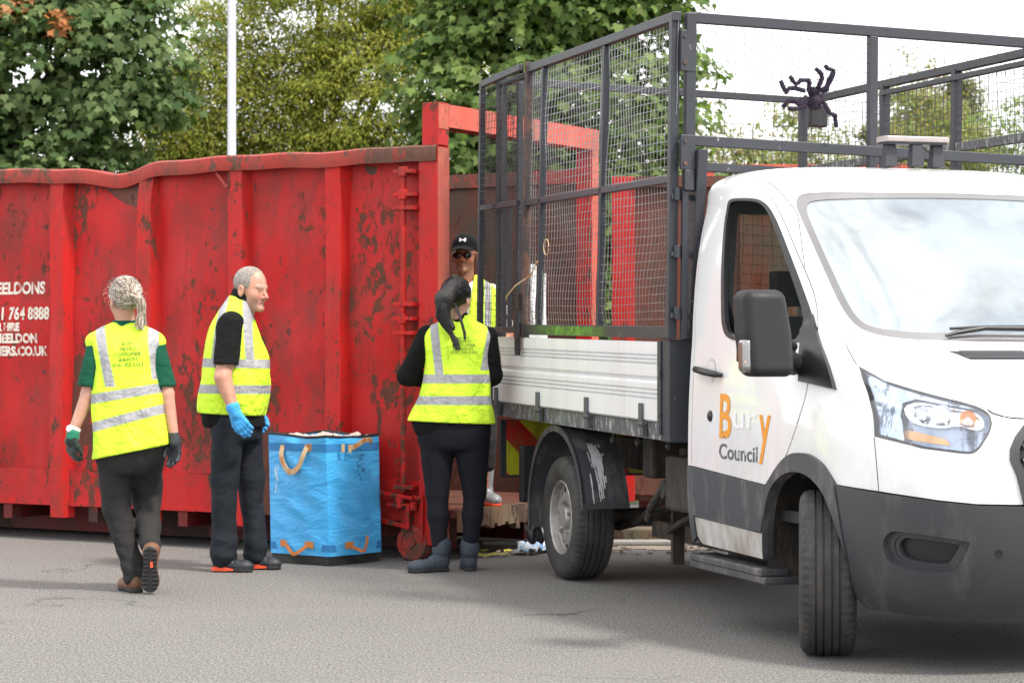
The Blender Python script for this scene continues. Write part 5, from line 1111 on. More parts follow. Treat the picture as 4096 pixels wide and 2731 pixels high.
g = MB()
for (x, y, rx, rz) in ((800, 740, .036, .040), (780, 620, .024, .026)):
    c = q2(x, y, -.005); n = 14; g.grid([[(c[0] + rx * math.sin(a) * math.cos(b), c[1] + rx * .8 * math.sin(a) * math.sin(b), c[2] + rz * math.cos(a)) for b in np.linspace(0, 2 * math.pi, 17)] for a in np.linspace(.01, math.pi - .01, 10)])
    for _ in range(500):
        d = Vector((rr.gauss(0, 1), rr.gauss(0, 1), rr.gauss(0, 1))).normalized(); a = Vector(c) + Vector((d.x * rx, d.y * rx * .8, d.z * rz)); o_ = d.orthogonal() * .0015; g.add([a - o_, a + o_, a + d * .012], [(0, 1, 2)])
g.build('body', 'fur', SP)
# white sheet standing in the load bed
g = TM(); g.grid([[(-.75 + .02 * math.sin(z * 9 + y * 20), y, z + (.03 * math.sin(y * 40) if z > 1.7 else 0)) for y in np.linspace(-.93, -.82, 6)] for z in np.linspace(1.0, 1.78, 14)])
o = g.build('plastic_sheet', 'whitecloth', None, smooth=50); o.matrix_world = Mt; tag(o, 'crumpled white sheet standing inside the load bed behind the rear mesh leaf', 'sheet')

# ------------------------------------------------------------------ people
def ev(P, items, k=.02):
    d = None
    for it in items:
        if it[0] == 'c': e = cap(P, *it[1:5])
        elif it[0] == 'e': e = ell(P, *it[1:4])
        elif it[0] == 'l': e = loft(P, *it[1:])
        elif it[0] == 'f': e = it[1](P)
        kk = k
        d = e if d is None else smin(d, e, kk)
    return d
def bounds(items, m=.04):
    lo = np.full(3, 1e9); hi = -lo
    for it in items:
        if it[0] == 'c': a = [np.array(it[1]) - max(it[3], it[4]), np.array(it[2]) - max(it[3], it[4]), np.array(it[1]) + max(it[3], it[4]), np.array(it[2]) + max(it[3], it[4])]
        elif it[0] == 'e': a = [np.array(it[1]) - max(it[2]), np.array(it[1]) + max(it[2])]
        elif it[0] == 'l': r_ = it[1]; mx = max(r_[:, 3].max(), r_[:, 4].max()); a = [(r_[:, 1].min() - mx, r_[:, 2].min() - mx, r_[0, 0]), (r_[:, 1].max() + mx, r_[:, 2].max() + mx, r_[-1, 0])]
        elif it[0] == 'f': a = [np.array(it[2]), np.array(it[3])]
        for x in a: lo = np.minimum(lo, x); hi = np.maximum(hi, x)
    return lo - m, hi + m
def blob(name, items, mat, parent, k=.02, h=.006, post=None, tint=None, smooth=180):
    lo, hi = bounds(items)
    fn = (lambda P: post(P, ev(P, items, k))) if post else (lambda P: ev(P, items, k))
    W, F = nets(fn, lo, hi, h)
    return np_mesh(name, W, F, mat, parent, smooth, tint(W) if tint else None)
def frame(f, up=(0, 0, 1)):
    f = np.array(f, float); f /= np.linalg.norm(f); up = np.array(up, float); x = np.cross(f, up); x /= np.linalg.norm(x); u = np.cross(x, f); return np.stack([x, f, u], 1)

def head_fn(c, f, sc=1.0, up=(0, 0, 1), eyes=True, lip=.0):
    Rm = frame(f, up); c = np.array(c, float)
    def fn(P):
        q = (P - c) @ Rm / sc; q = q.copy(); ax = np.abs(q[:, 0]); s = np.stack([ax, q[:, 1], q[:, 2]], 1)
        d = ell(q, (0, -.012, .035), (.075, .098, .088)); d = smin(d, ell(q, (0, .028, -.030), (.061, .064, .086)), .03)
        d = smin(d, cap(q, (0, .052, -.092), (0, .015, -.075), .024, .046), .025); d = smin(d, ell(s, (.040, .052, -.028), (.022, .026, .028)), .02)
        d = smin(d, cap(s, (.010, .085, .017), (.042, .073, .020), .0095, .007), .014)
        d = smax(d, -ell(s, (.032, .106, -.004), (.020, .020, .012)), .012)
        d = smin(d, cap(q, (0, .086, .006), (0, .1135, -.033), .0080, .0118), .010); d = smin(d, ell(s, (.011, .098, -.039), (.008, .010, .008)), .007)
        d = smin(d, cap(s, (0, .0915, -.064 + lip), (.019, .082, -.067), .0062, .004), .005); d = smin(d, cap(s, (0, .090, -.075 - lip), (.017, .081, -.073), .0070, .004), .005)
        d = smin(d, ell(q, (0, .080, -.100), (.022, .018, .018)), .018)
        ear = ell(s - np.array([.080, -.010, -.012]), (0, 0, 0), (.0090, .021, .034)); ear = smax(ear, -ell(s - np.array([.088, -.006, -.008]), (0, 0, 0), (.006, .011, .019)), .004); d = smin(d, ear, .007)
        if eyes: d = np.minimum(d, np.linalg.norm(s - np.array([.032, .0735, -.003]), axis=1) - .0125)
        return d * sc
    def local(P): return (P - c) @ Rm / sc
    return fn, local
def skin_tint(base, local, brow=None, lipc=(.42, .13, .11), stub=None, eyes=True):
    def f(W):
        q = local(W); n = len(W); C = np.tile(np.array(base), (n, 1)); ax = np.abs(q[:, 0])
        near = (q[:, 2] > -.14) & (q[:, 2] < .14) & (ax < .1) & (np.abs(q[:, 1]) < .13)
        rosy = near * np.exp(-(((ax - .038) / .022) ** 2 + ((q[:, 2] + .028) / .022) ** 2)) * (q[:, 1] > .03); C = C * (1 - rosy[:, None] * np.array([-.03, .12, .11]))
        nose = near * (q[:, 1] > .10); C = C * np.where(nose[:, None], np.array([1.02, .82, .80]), 1)
        if stub: m = (near & (q[:, 2] < -.045) & (q[:, 1] > .02)) * 1.0; m *= np.clip((-.045 - q[:, 2]) / .02, 0, 1) * .75; C = C * (1 - m[:, None]) + np.array(stub) * m[:, None]
        lm = near & (ax < .021) & (np.abs(q[:, 2] + .070) < .0085) & (q[:, 1] > .078); C[lm] = C[lm] * .35 + np.array(lipc) * .65
        gm = near & (ax < .019) & (np.abs(q[:, 2] + .0695) < .0014) & (q[:, 1] > .078); C[gm] = np.array(lipc) * .45
        if brow: bm = near & (ax > .012) & (ax < .050) & (np.abs(q[:, 2] - .022 + (ax - .03) ** 2 * 6) < .0045) & (q[:, 1] > .06); C[bm] = brow
        if eyes:
            r_ = np.linalg.norm(np.stack([ax - .032, q[:, 1] - .0735, q[:, 2] + .003], 1), axis=1); em = near & (r_ < .0142) & (q[:, 1] > .077) & (np.abs(q[:, 2] + .004) < .0036)
            C[em] = (.36, .30, .28); im = em & ((ax - .032) ** 2 + (q[:, 2] + .003) ** 2 < .0058 ** 2); C[im] = (.03, .035, .04)
            lid = near & (r_ < .0145) & (q[:, 1] > .078) & (q[:, 2] > .0028) & (q[:, 2] < .008); C[lid] = np.array(base) * .55
        return np.clip(C, 0, 1)
    return f
def hand(wrist, d, n, curl=.35, side=1, sc=1.0, spread=0.0):
    """d: wrist to knuckles, n: out of the back of the hand, side: which way the thumb leaves"""
    w_ = np.array(wrist, float); d = np.array(d, float); d /= np.linalg.norm(d); n = np.array(n, float); n -= d * (n @ d); n /= np.linalg.norm(n); t = np.cross(d, n) * side
    it = []; L = (.072, .080, .074, .058)
    for i in range(4):
        o = (i - 1.5) * .0195 * sc; kn = w_ + d * (.090 - .004 * abs(i - 1)) * sc - t * o; it.append(('c', w_ + d * .012 - t * o * .55, kn, .0165 * sc, .0115 * sc))
        p = kn; a = curl * (.8 + .12 * i)
        for j, fr in enumerate((.45, .30, .25)):
            dj = d * math.cos(a) - n * math.sin(a) - t * o * spread * 4; q = p + dj * L[i] * fr * sc; it.append(('c', p, q, (.0098 - .0007 * j) * sc, (.0092 - .0009 * j) * sc)); p = q; a += curl * (1.15 + .1 * j)
    b = w_ + d * .026 * sc + t * .022 * sc; m = b + (d * .72 + t * .52 - n * .30) * .040 * sc; e = m + (d * .85 + t * .18 - n * .42) * .032 * sc; e2 = e + (d * .85 - t * .05 - n * .5) * .022 * sc
    it += [('c', b - d * .012, m, .015 * sc, .0115 * sc), ('c', m, e, .0115 * sc, .0098 * sc), ('c', e, e2, .0098 * sc, .0082 * sc)]
    return it
def grow(items, r): return [(i[0], i[1], i[2], i[3] + r, i[4] + r) if i[0] == 'c' else i for i in items]
def as_fn(items, k): lo, hi = bounds(items); return ('f', lambda P: ev(P, items, k), lo, hi)
def glove(name, hnd, cuff_a, cuff_b, mat, parent, r0=.031, r1=.036, g=.0022):
    o_ = blob(name, [as_fn(grow(hnd, g), .006), ('c', cuff_a, cuff_b, r0, r1)], mat, parent, .010, .0038); return o_
def boot(parent, heel, toe, up, shaft, mat, sole, W_=.045, name='boot', lean=(0, 0), toe_h=.036, solet=.024):
    heel = np.array(heel, float); toe = np.array(toe, float); L = np.linalg.norm(toe - heel); Rm = frame(toe - heel, up); Rl = np.stack([Rm[:, 1], Rm[:, 0], Rm[:, 2]], 1)
    loc = lambda P: (P - heel) @ Rl
    def fn(P):
        q = loc(P); d = smin(cap(q, (.042, 0, .050), (L - .055, 0, .036), .040, .036), ell(q, (L - .062, 0, .036), (.064, W_ + .003, toe_h)), .02)
        d = smin(d, cap(q, (L * .35, 0, .075), (.055 + lean[0] * .5, 0, .09), .030, .040), .03)
        if shaft > .08: d = smin(d, cap(q, (.050, 0, .07), (.055 + lean[0], lean[1], shaft), .040, .046 if shaft < .25 else .058), .02)
        d = d + .0018 * np.sin(q[:, 0] * 190) * (q[:, 2] > .055) * (q[:, 0] < L * .72) * (q[:, 0] > .09)
        return smax(d, solet * .6 - q[:, 2], .004)
    R_ = .08 + L; m = heel; W, F = nets(fn, m - R_, m + R_, .0055); o_ = np_mesh(name, W, F, mat, parent, 180)
    def fs(P):
        q = loc(P); z = q[:, 2]; q2_ = q.copy(); q2_[:, 2] = 0; wv = np.interp(q[:, 0], [0, .05, L * .45, L * .72, L], [.036, .038, .034, W_ + .004, .036])
        d2 = cap(q2_, (.038, 0, 0), (L - .042, 0, 0), .0, .0) - wv; lug = .004 * (np.sin(q[:, 0] * 260) > 0) * (z < .008) * (np.abs(q[:, 1]) > .012)
        return np.maximum(smax(d2, np.abs(z - solet / 2) - solet / 2, .004), (lug - z) * 1.0)
    W, F = nets(fs, m - R_, m + R_, .005); s_ = np_mesh('sole', W, F, sole, o_, 60); return o_
def torso_rows(rows, d=0): A = catm(rows); A = A.copy(); A[:, 3] += d; A[:, 4] += d; return A
def back_text(vest, lines, cx, z0, dz, size, mat, tilt=0.0, sy=-1, wide=1.0, skip=''):
    from mathutils.bvhtree import BVHTree
    me = vest.data; bv = BVHTree.FromPolygons([v.co.copy() for v in me.vertices], [tuple(p.vertices) for p in me.polygons])
    for i, ln in enumerate(lines):
        zz = z0 - i * dz
        def fn(a, b):
            x = cx + a; z = zz + b + tilt * a; h_ = bv.ray_cast(Vector((x, sy * 1.0, z)), Vector((0, -sy, 0))); return (x, (h_[0].y if h_[0] else 0) + sy * .0035, z)
        lettering('lettering', ln, size, fn, mat, vest, .0, wide, True)

M['vtext'] = plain('dark_vest_print', (.03, .05, .02), .7); M['vtextg'] = plain('green_grey_vest_print', (.12, .20, .04), .7)

# ---------- woman walking away on the left
Pa = 421.6
def JA(u, v, y): return np.array([(u - 292) / Pa, y, (1360 - v) / Pa])
A = thing('person', 'woman walking away in yellow vest, green polo, dark trousers, brown boots and grey ponytail', 'person', ((292 - 1176) / 5300 * 12.57, 12.57, 0))
rowsA = [(.66, .02, 0, .212, .150), (.80, .022, 0, .208, .150), (.95, .012, 0, .196, .142), (1.10, .003, 0, .182, .134), (1.22, -.005, 0, .172, .128), (1.32, -.010, .005, .180, .122), (1.380, -.012, .012, .186, .100), (1.425, -.015, .018, .140, .078), (1.465, -.014, .020, .075, .062)]
vb = vest_mat('fluorescent_vest_walking', [(1.083, .165), (.947, .262)], [(-.135, 1.40, -.070, 1.12, .028, -1), (.150, 1.40, .175, 1.16, .026, -1)], 1.4)
vA = blob('vest', [('l', torso_rows(rowsA), -.12, 2.5, .012), ('c', (-.175, .01, 1.365), (-.12, .01, 1.39), .050, .05), ('c', (.155, .01, 1.36), (.10, .01, 1.385), .050, .05)], vb, A, .02, .006,
          lambda P, d: smax(smax(d + wr(P, .0100, 14, 3, (1, 1, .8)) + .006 * np.sin(P[:, 0] * 38 + 3 * np.sin(P[:, 2] * 6)) * np.clip((1.1 - P[:, 2]) * 2.5, 0, 1), (.725 + (P[:, 0] + .18) * .20 - P[:, 2]), .006), -(cap(P, (-.014, .02, 1.42), (-.014, .03, 1.6), .060, .07)), .01))
back_text(vA, ['BURY', 'METRO', 'CUSTOMER', 'SERVICES', '0161 253 5353'], .025, 1.345, .0285, .0275, 'vtext', .05)
hf, hl_ = head_fn((-.014, 0.0, 1.590), (-.52, .85, -.05), .98)
hdL = hand(JA(168, 1000, -.03), (-.05, .05, -1), (-.75, -.65, 0), .55, -1); hdR = hand(JA(401, 1004, -.02), (.05, .03, -1), (.45, .9, 0), .30, -1)
shL, elL, wrL = np.array([-.170, .01, 1.355]), JA(203, 905, .0), JA(170, 992, -.03); shR, elR, wrR = np.array([.155, .01, 1.35]), JA(383, 905, .0), JA(400, 996, -.02)
legsA = dict(hipL=(-.075, .03, .84), knL=(-.070, .07, .46), anL=(.035, .03, .12), hipR=(.095, .03, .84), knR=(.070, .24, .50), anR=(.135, -.03, .27))
blob('body', [('f', hf, (-.15, -.15, 1.45), (.13, .15, 1.74)), ('c', (-.014, .018, 1.40), (-.014, .005, 1.53), .056, .050), ('l', torso_rows([(.74, .02, 0, .15, .10), (.9, .015, 0, .15, .11)] + rowsA[3:], -.03), -.12, 2.4, .02), ('c', shL, elL, .042, .040), ('c', elL, wrL, .041, .027), ('c', shR, elR, .042, .040), ('c', elR, wrR, .041, .027), as_fn(hdL, .006), as_fn(hdR, .006),
     ('c', legsA['hipL'], legsA['knL'], .080, .050), ('c', legsA['knL'], legsA['anL'], .048, .030), ('c', legsA['hipR'], legsA['knR'], .080, .050), ('c', legsA['knR'], legsA['anR'], .048, .030)], 'skin', A, .012, .005, tint=skin_tint((.50, .27, .20), hl_))
blob('polo_shirt', [('l', torso_rows([(.84, .02, 0, .200, .142)] + rowsA[2:], -.012), -.12, 2.4, .02), ('c', shL + (.008, 0, -.005), JA(207, 884, .005), .058, .066), ('c', shR + (-.006, 0, -.005), JA(376, 884, .005), .058, .062), ('c', (-.014, .02, 1.40), (-.014, .02, 1.480), .064, .060)], 'green', A, .02, .006, lambda P, d: smax(smax(d + wr(P, .005, 20, 5), 1.122 - P[:, 2] - 12 * np.clip(.190 - np.abs(P[:, 0] - .005), 0, 1), .004), P[:, 2] - 1.482, .003))
tr = [('l', torso_rows([(.64, .015, .01, .10, .09), (.72, .02, .02, .165, .130), (.82, .02, .02, .196, .145), (.95, .01, .01, .18, .13)]), 0, 2.4, .04), ('c', legsA['hipL'], legsA['knL'], .112, .074), ('c', legsA['knL'], (.038, .03, .10), .069, .050), ('c', legsA['hipR'], legsA['knR'], .112, .078), ('c', legsA['knR'], (.132, -.035, .27), .070, .056), ('c', (.030, .035, .15), (.040, .03, .085), .052, .055)]
blob('trousers', tr, 'trousers', A, .03, .006, lambda P, d: d + wr(P, .0095, 17, 8, (1, 1, .75)) + .0025 * np.sin(P[:, 2] * 85 + 14 * P[:, 0]) * np.clip((.40 - P[:, 2]) * 4, 0, 1))
boot(A, (.068, -.02, 0), (-.055, .185, 0), (0, 0, 1), .11, 'brownboot', 'sole'); boot(A, (.152, -.170, .262), (.140, -.095, .004), (-.06, .96, .30), .11, 'brownboot', 'sole')
g = MB(); g.box((.150, -.149, .150), (.163, -.139, .180)); g.build('sole_badge', 'redsole', A)
glL = glove('glove', hdL, wrL + (0, 0, -.008), JA(166, 1012, -.03), 'greenglove', A); glR = glove('glove', hdR, wrR + (0, 0, -.008), JA(402, 1016, -.02), 'blackboot', A)
blob('glove_cuff', [('c', wrL + (.002, 0, .0), wrL + (-.002, 0, -.03), .036, .036)], 'cuff', A, .01, .005)
g = MB(); ax_ = (elL - wrL); ax_ /= np.linalg.norm(ax_); g.lathe(wrL + ax_ * .022, Vector(ax_), [(.031, -.010), (.036, -.008), (.036, .008), (.031, .010)], 24); c_ = wrL + ax_ * .022 + np.array([-.022, -.026, 0]); g.lathe(c_, (-.6, -.8, 0), [(.018, 0), (.018, .008), (.001, .009)], 18); g.build('watch', 'whitecloth', A, smooth=50)
# hair drawn back to a low ponytail at the right
def hairshell(loc_, sc, thick, cut, post=None):
    def fn(P):
        q = loc_(P); d = ell(q, (0, -.014, .036), (.077 + thick, .100 + thick, .090 + thick)) * sc
        return np.maximum(d, cut(q) * sc)
    return fn
cA = lambda q: np.maximum(q[:, 1] - (.062 + .35 * np.clip(q[:, 2] - .03, -.05, .1)) + 1.6 * np.clip(-q[:, 2] - .0, 0, .1), -.080 - q[:, 2])
hs_ = hairshell(hl_, .98, .009, cA); lo, hi = np.array([-.17, -.17, 1.46]), np.array([.15, .15, 1.76])
def hA(P): q = hl_(P); return hs_(P) + .0022 * np.sin(q[:, 2] * 330 + q[:, 1] * 60) + .003 * np.sin(q[:, 2] * 90)
W, F = nets(hA, lo, hi, .0045); hr = np_mesh('hair', W, F, 'hairgrey', A, 180)
tail = [(.035, -.085, 1.612), (.062, -.105, 1.612), (.086, -.095, 1.58), (.092, -.080, 1.52), (.086, -.072, 1.455)]
def strands(name, pts, n, r0, mat, parent, seed, rad=.0011, ends=.012, widths=(1, 1.5, 1.5, 1.3, .9), hang=0):
    rr = np.random.default_rng(seed); P = np.array(pts, float); g = MB()
    for i in range(n):
        a = rr.uniform(0, 6.28); r_ = r0 * math.sqrt(rr.random()); off = np.array([math.cos(a), math.sin(a), .2 * math.sin(a * 2)]) * r_; Q = []
        cut = rr.uniform(.82, 1.0)
        for j in range(len(P)):
            w_ = widths[j] if j < len(widths) else widths[-1]; Q.append(P[j] + off * w_ + rr.normal(size=3) * .0022 + (rr.normal(size=3) * ends * .5 if j == len(P) - 1 else 0) + (np.array([0, 0, rr.uniform(-.02, .03)]) if j == len(P) - 1 else 0))
        g.tube(catm_path(Q), rad, 3, False)
    return g.build(name, mat, parent, smooth=60)
def catm_path(Q, n=4):
    Q = [np.array(q) for q in Q]; o_ = []
    for i in range(len(Q) - 1):
        p0, p1, p2, p3 = Q[max(i - 1, 0)], Q[i], Q[i + 1], Q[min(i + 2, len(Q) - 1)]
        for k in range(n): f = k / n; m1, m2 = (p2 - p0) / 2, (p3 - p1) / 2; o_.append((2 * f ** 3 - 3 * f ** 2 + 1) * p1 + (f ** 3 - 2 * f * f + f) * m1 + (-2 * f ** 3 + 3 * f * f) * p2 + (f ** 3 - f * f) * m2)
    return [Vector(q) for q in o_ + [Q[-1]]]
def drawn(name, loc_c, Rm, sc, thick, tie, n, mat, parent, seed, zlo=-.075, rad=.0009):
    """strands drawn back over the scalp from the hairline to the tie"""
    rr = np.random.default_rng(seed); g = MB(); tie_l = (np.array(tie) - loc_c) @ Rm / sc; r3 = np.array([.077, .100, .090]) + thick; c3 = np.array([0, -.014, .036])
    for i in range(n):
        d = rr.normal(size=3); d /= np.linalg.norm(d); p = c3 + d * r3
        if p[2] < zlo or p[1] > .062 + .35 * min(.1, max(-.05, p[2] - .03)) - 1.6 * max(0, -p[2]): continue
        Q = []; e = (tie_l - c3) / r3; e /= np.linalg.norm(e); a = d / np.linalg.norm(d); jit = rr.normal(size=3) * .05
        for t_ in np.linspace(0, 1, 7):
            m_ = a * (1 - t_) + e * t_ + jit * math.sin(t_ * math.pi); m_ /= np.linalg.norm(m_) + 1e-9; Q.append(loc_c + Rm @ ((c3 + m_ * (r3 + .0012 + .0028 * rr.random())) * sc))
        g.tube([Vector(q) for q in Q], rad * rr.uniform(.7, 1.5), 3, False)
    return g.build(name, mat, parent, smooth=60)
RA = frame((-.52, .85, -.05)); cA_ = np.array([-.014, 0, 1.590]); tieA = (.040, -.090, 1.612)
drawn('drawn_back_hair', cA_, RA, .98, .009, tieA, 800, 'hairtail', A, 21, rad=.0010); drawn('drawn_back_hair', cA_, RA, .98, .009, tieA, 420, 'hairdark', A, 22, rad=.0010)
strands('ponytail', tail, 420, .017, 'hairtail', A, 4, .0016, .02)
blob('hair_tie', [('c', (.040, -.092, 1.612), (.054, -.100, 1.612), .017, .015)], 'hairbrown', A, .01, .005)
rr = np.random.default_rng(9); g = MB()
for i in range(60):
    a = rr.uniform(-1, 3.6); p = np.array([-.014 + .092 * math.cos(a), rr.uniform(-.05, .05), 1.615 + .10 * math.sin(a)]); q = p + np.array([math.cos(a) * .015, 0, math.sin(a) * .01 - .012]) + rr.normal(size=3) * .008; g.tube([p * .98 + np.array([-.014, 0, 1.6]) * .02, (p + q) / 2 + rr.normal(size=3) * .003, q + (0, 0, -.015)], .0006, 3, False)
g.build('stray_hair', 'hairtail', A)
g = MB()
for s_ in (-1, 1):
    L_ = [np.array([s_ * .078, .0, .010]), np.array([s_ * .080, .045, .092]), np.array([s_ * .062, .062, .115]), np.array([s_ * .018, .068, .118]), np.array([s_ * .014, .050, .128]), np.array([s_ * .05, .042, .126]), np.array([s_ * .080, .045, .092])]
    Rm = frame((-.52, .85, -.05)); g.tube([Vector(np.array([-.014, 0, 1.59]) + Rm @ (p * .98)) for p in L_], .0022, 6)
g.build('glasses', 'black', A, smooth=60)

# ---------- man standing side-on in the middle
Pb = 382.0
def JB(u, v, y): return np.array([(u - 550) / Pb, y, (1309 - v) / Pb])
B_ = thing('person', 'stocky grey-haired man in yellow vest, black polo and pale blue gloves standing beside blue sack', 'person', ((550 - 1176) / 5300 * 13.87, 13.87, 0))
rowsB = [(.86, -.050, 0, .180, .180), (.95, -.045, 0, .202, .195), (1.05, -.034, 0, .210, .200), (1.15, -.022, 0, .208, .200), (1.28, -.020, 0, .190, .200), (1.40, -.034, 0, .157, .195), (1.48, -.034, .0, .130, .185), (1.55, -.022, 0, .100, .145), (1.61, -.005, 0, .075, .085), (1.64, .004, 0, .066, .066)]
vbm = vest_mat('fluorescent_vest_standing', [(1.242, -.02), (1.088, -.015)], [(-.085, 1.60, -.125, 1.25, .024, 0), (.055, 1.60, .085, 1.25, .024, 0)], 1.5)
vB = blob('vest', [('l', torso_rows(rowsB), 0, 2.3, .012)], vbm, B_, .02, .006, lambda P, d: smax(smax(smax(d + wr(P, .0095, 13, 12, (1, 1, .7)), (.945 - .05 * (P[:, 0] + .2) - P[:, 2]), .006), -cap(P, (.005, 0, 1.61), (.045, 0, 1.72), .068, .085), .01), -ell(P, (-.035, -.235, 1.40), (.078, .075, .165)), .012))
hfB, hlB = head_fn((.072, -.01, 1.686), (.84, -.52, -.12), 1.07)
shB, elB, wrB = np.array([-.035, -.165, 1.47]), JB(524, 866, -.245), JB(549, 938, -.27); shB2, elB2, wrB2 = np.array([-.03, .165, 1.47]), np.array([-.08, .25, 1.18]), np.array([.06, .26, .98])
hdB = hand(JB(552, 946, -.275), (.52, -.10, -.82), (-.25, -.93, .1), .42, 1, 1.06); hdB2 = hand((.07, .26, .96), (.4, 0, -.9), (0, 1, 0), .5, -1, 1.06)
LB_ = dict(hN=(-.055, -.085, .90), kN=JB(520, 1100, -.09), aN=JB(520, 1262, -.09), hF=(.020, .085, .90), kF=JB(572, 1100, .08), aF=JB(584, 1260, .07))
blob('body', [('f', hfB, (-.08, -.18, 1.52), (.24, .14, 1.85)), ('c', (.010, 0, 1.50), (.050, 0, 1.62), .066, .062), ('l', torso_rows(rowsB, -.035), 0, 2.3, .02), ('c', shB, elB, .060, .050), ('c', elB, wrB, .052, .032), ('c', shB2, elB2, .060, .050), ('c', elB2, wrB2, .052, .032), as_fn(hdB, .006), as_fn(hdB2, .006),
     ('c', LB_['hN'], LB_['kN'], .09, .06), ('c', LB_['kN'], LB_['aN'], .058, .04), ('c', LB_['hF'], LB_['kF'], .09, .06), ('c', LB_['kF'], LB_['aF'], .058, .04)], 'skin', B_, .014, .0048, tint=skin_tint((.54, .28, .20), hlB, (.36, .24, .18), (.40, .16, .13), stub=(.46, .27, .20)))
blob('polo_shirt', [('l', torso_rows([(.86, -.03, 0, .20, .185)] + rowsB[1:], -.012), 0, 2.3, .02), ('c', (-.035, -.150, 1.475), JB(529, 838, -.228), .075, .074), ('c', (-.03, .150, 1.475), (-.06, .23, 1.25), .075, .074), ('c', (.008, 0, 1.58), (.030, 0, 1.662), .078, .072)], 'blackshirt', B_, .02, .006, lambda P, d: smax(smax(d + wr(P, .005, 19, 15), P[:, 2] - 1.66 + .55 * (P[:, 0] - .03), .003), 1.238 - P[:, 2] - 12 * np.clip(.205 - np.abs(P[:, 1]), 0, 1), .004))
blob('trousers', [('l', torso_rows([(.78, -.02, 0, .135, .15), (.86, -.02, 0, .150, .165), (.95, -.025, 0, .165, .17), (1.0, -.02, 0, .17, .17)]), 0, 2.4, .03), ('c', LB_['hN'], LB_['kN'], .102, .083), ('c', LB_['kN'], LB_['aN'], .082, .066), ('c', LB_['hF'], LB_['kF'], .102, .078), ('c', LB_['kF'], LB_['aF'], .076, .064), ('c', LB_['aN'] + (0, 0, .05), LB_['aN'] + (-.005, 0, -.035), .068, .072), ('c', LB_['aF'] + (0, 0, .05), LB_['aF'] + (0, 0, -.035), .064, .068)], 'trousers_blue', B_, .03, .006, lambda P, d: d + wr(P, .0095, 15, 21, (1, 1, .5)) + .0035 * np.sin(P[:, 2] * 60 + 16 * P[:, 0]) * np.clip((.35 - P[:, 2]) * 4, 0, 1))
for hl2, to2 in (((-.150, -.085, 0), (.100, -.125, 0)), ((.030, .075, 0), (.250, .045, 0))):
    b_ = boot(B_, hl2, to2, (0, 0, 1), .07, 'blackboot', 'sole', .043, 'shoe', toe_h=.032, solet=.028)
    d_ = np.array(to2) - np.array(hl2); d_ /= np.linalg.norm(d_); n_ = np.array([d_[1], -d_[0], 0]); h0 = np.array(hl2); g = MB()
    q_ = [h0 + d_ * .0 + n_ * .022, h0 + d_ * .03 + n_ * .040, h0 + d_ * .08 + n_ * .040, h0 + d_ * .14 + n_ * .041]
    g.add([tuple(p + np.array([0, 0, z]) + n_ * .0025) for p, z in zip(q_, (.030, .034, .034, .022))] + [tuple(p + np.array([0, 0, z]) + n_ * .0025) for p, z in zip(q_, (.008, .008, .009, .012))], [(i, i + 1, i + 5, i + 4) for i in range(3)]); g.build('sole_stripe', 'redsole', b_)
glove('glove', hdB, wrB + (-.004, 0, .012), JB(554, 950, -.275), 'blueglove', B_, .041, .034, .003); glove('glove', hdB2, wrB2, (.07, .26, .96), 'blueglove', B_, .041, .034, .003)
cB = lambda q: np.maximum(q[:, 1] - .034 - .12 * np.clip(q[:, 2] - .06, 0, .1) + .004 * np.sin(q[:, 0] * 90) + .004 * np.sin(q[:, 2] * 95 + 1) + 1.2 * np.clip(-.005 - q[:, 2], 0, .1), -.085 - q[:, 2] + .3 * np.clip(q[:, 1] + .03, 0, 1))
def hB(P):
    q = hlB(P); d = hairshell(hlB, 1.07, .0026, cB)(P); ear = np.linalg.norm((np.stack([np.abs(q[:, 0]), q[:, 1], q[:, 2]], 1) - np.array([.082, -.006, -.014])) / np.array([1, .70, 1.0]), axis=1) - .027; return np.maximum(d, -ear)
W, F = nets(hB, np.array([-.10, -.17, 1.55]), np.array([.22, .15, 1.85]), .0042); np_mesh('hair', W, F, 'hairshort', B_, 180)

# ---------- woman with black ponytail facing the truck
Pc = 383.0
def JC(u, v, y): return np.array([(u - 1045) / Pc, y, (1310 - v) / Pc])
C_ = thing('person', 'woman with black ponytail seen from behind in yellow vest, black leggings and slate boots', 'person', ((1045 - 1176) / 5300 * 13.84, 13.84, 0))
rowsC = [(.84, -.022, 0, .258, .155), (.90, -.022, 0, .250, .155), (1.03, -.004, 0, .216, .148), (1.15, .010, 0, .198, .136), (1.25, .014, 0, .186, .130), (1.35, .016, 0, .195, .124), (1.42, .018, .01, .212, .104), (1.462, .018, .015, .170, .082), (1.50, .020, .02, .095, .062), (1.53, .020, .02, .068, .058)]
vcm = vest_mat('fluorescent_vest_at_truck', [(1.150, .0), (1.022, .0)], [(-.128, 1.50, -.088, 1.16, .025, -1), (.225, 1.46, .178, 1.20, .024, -1)], 1.5)
vC = blob('vest', [('l', torso_rows(rowsC), 0, 2.5, .012)], vcm, C_, .02, .006, lambda P, d: smax(smax(smax(smax(d + wr(P, .0090, 14, 31, (1, 1, .7)) + .005 * np.sin(P[:, 0] * 36 + 2) * np.clip((1.05 - P[:, 2]) * 4, 0, 1), (.888 - .04 * P[:, 0] - P[:, 2]), .006), -cap(P, (.02, .02, 1.50), (.02, .03, 1.7), .062, .075), .01), -ell(P, (-.235, .0, 1.31), (.056, .16, .135)), .012), -ell(P, (.270, .03, 1.31), (.050, .16, .130)), .012))
back_text(vC, ['BURY', 'METRO', 'CUSTOMER', 'SERVICES', '0161 253 5353'], .058, 1.385, .0212, .0235, 'vtextg', .0, wide=1.12)
hfC, hlC = head_fn((.012, 0.0, 1.632), (.42, .90, .05), .97)
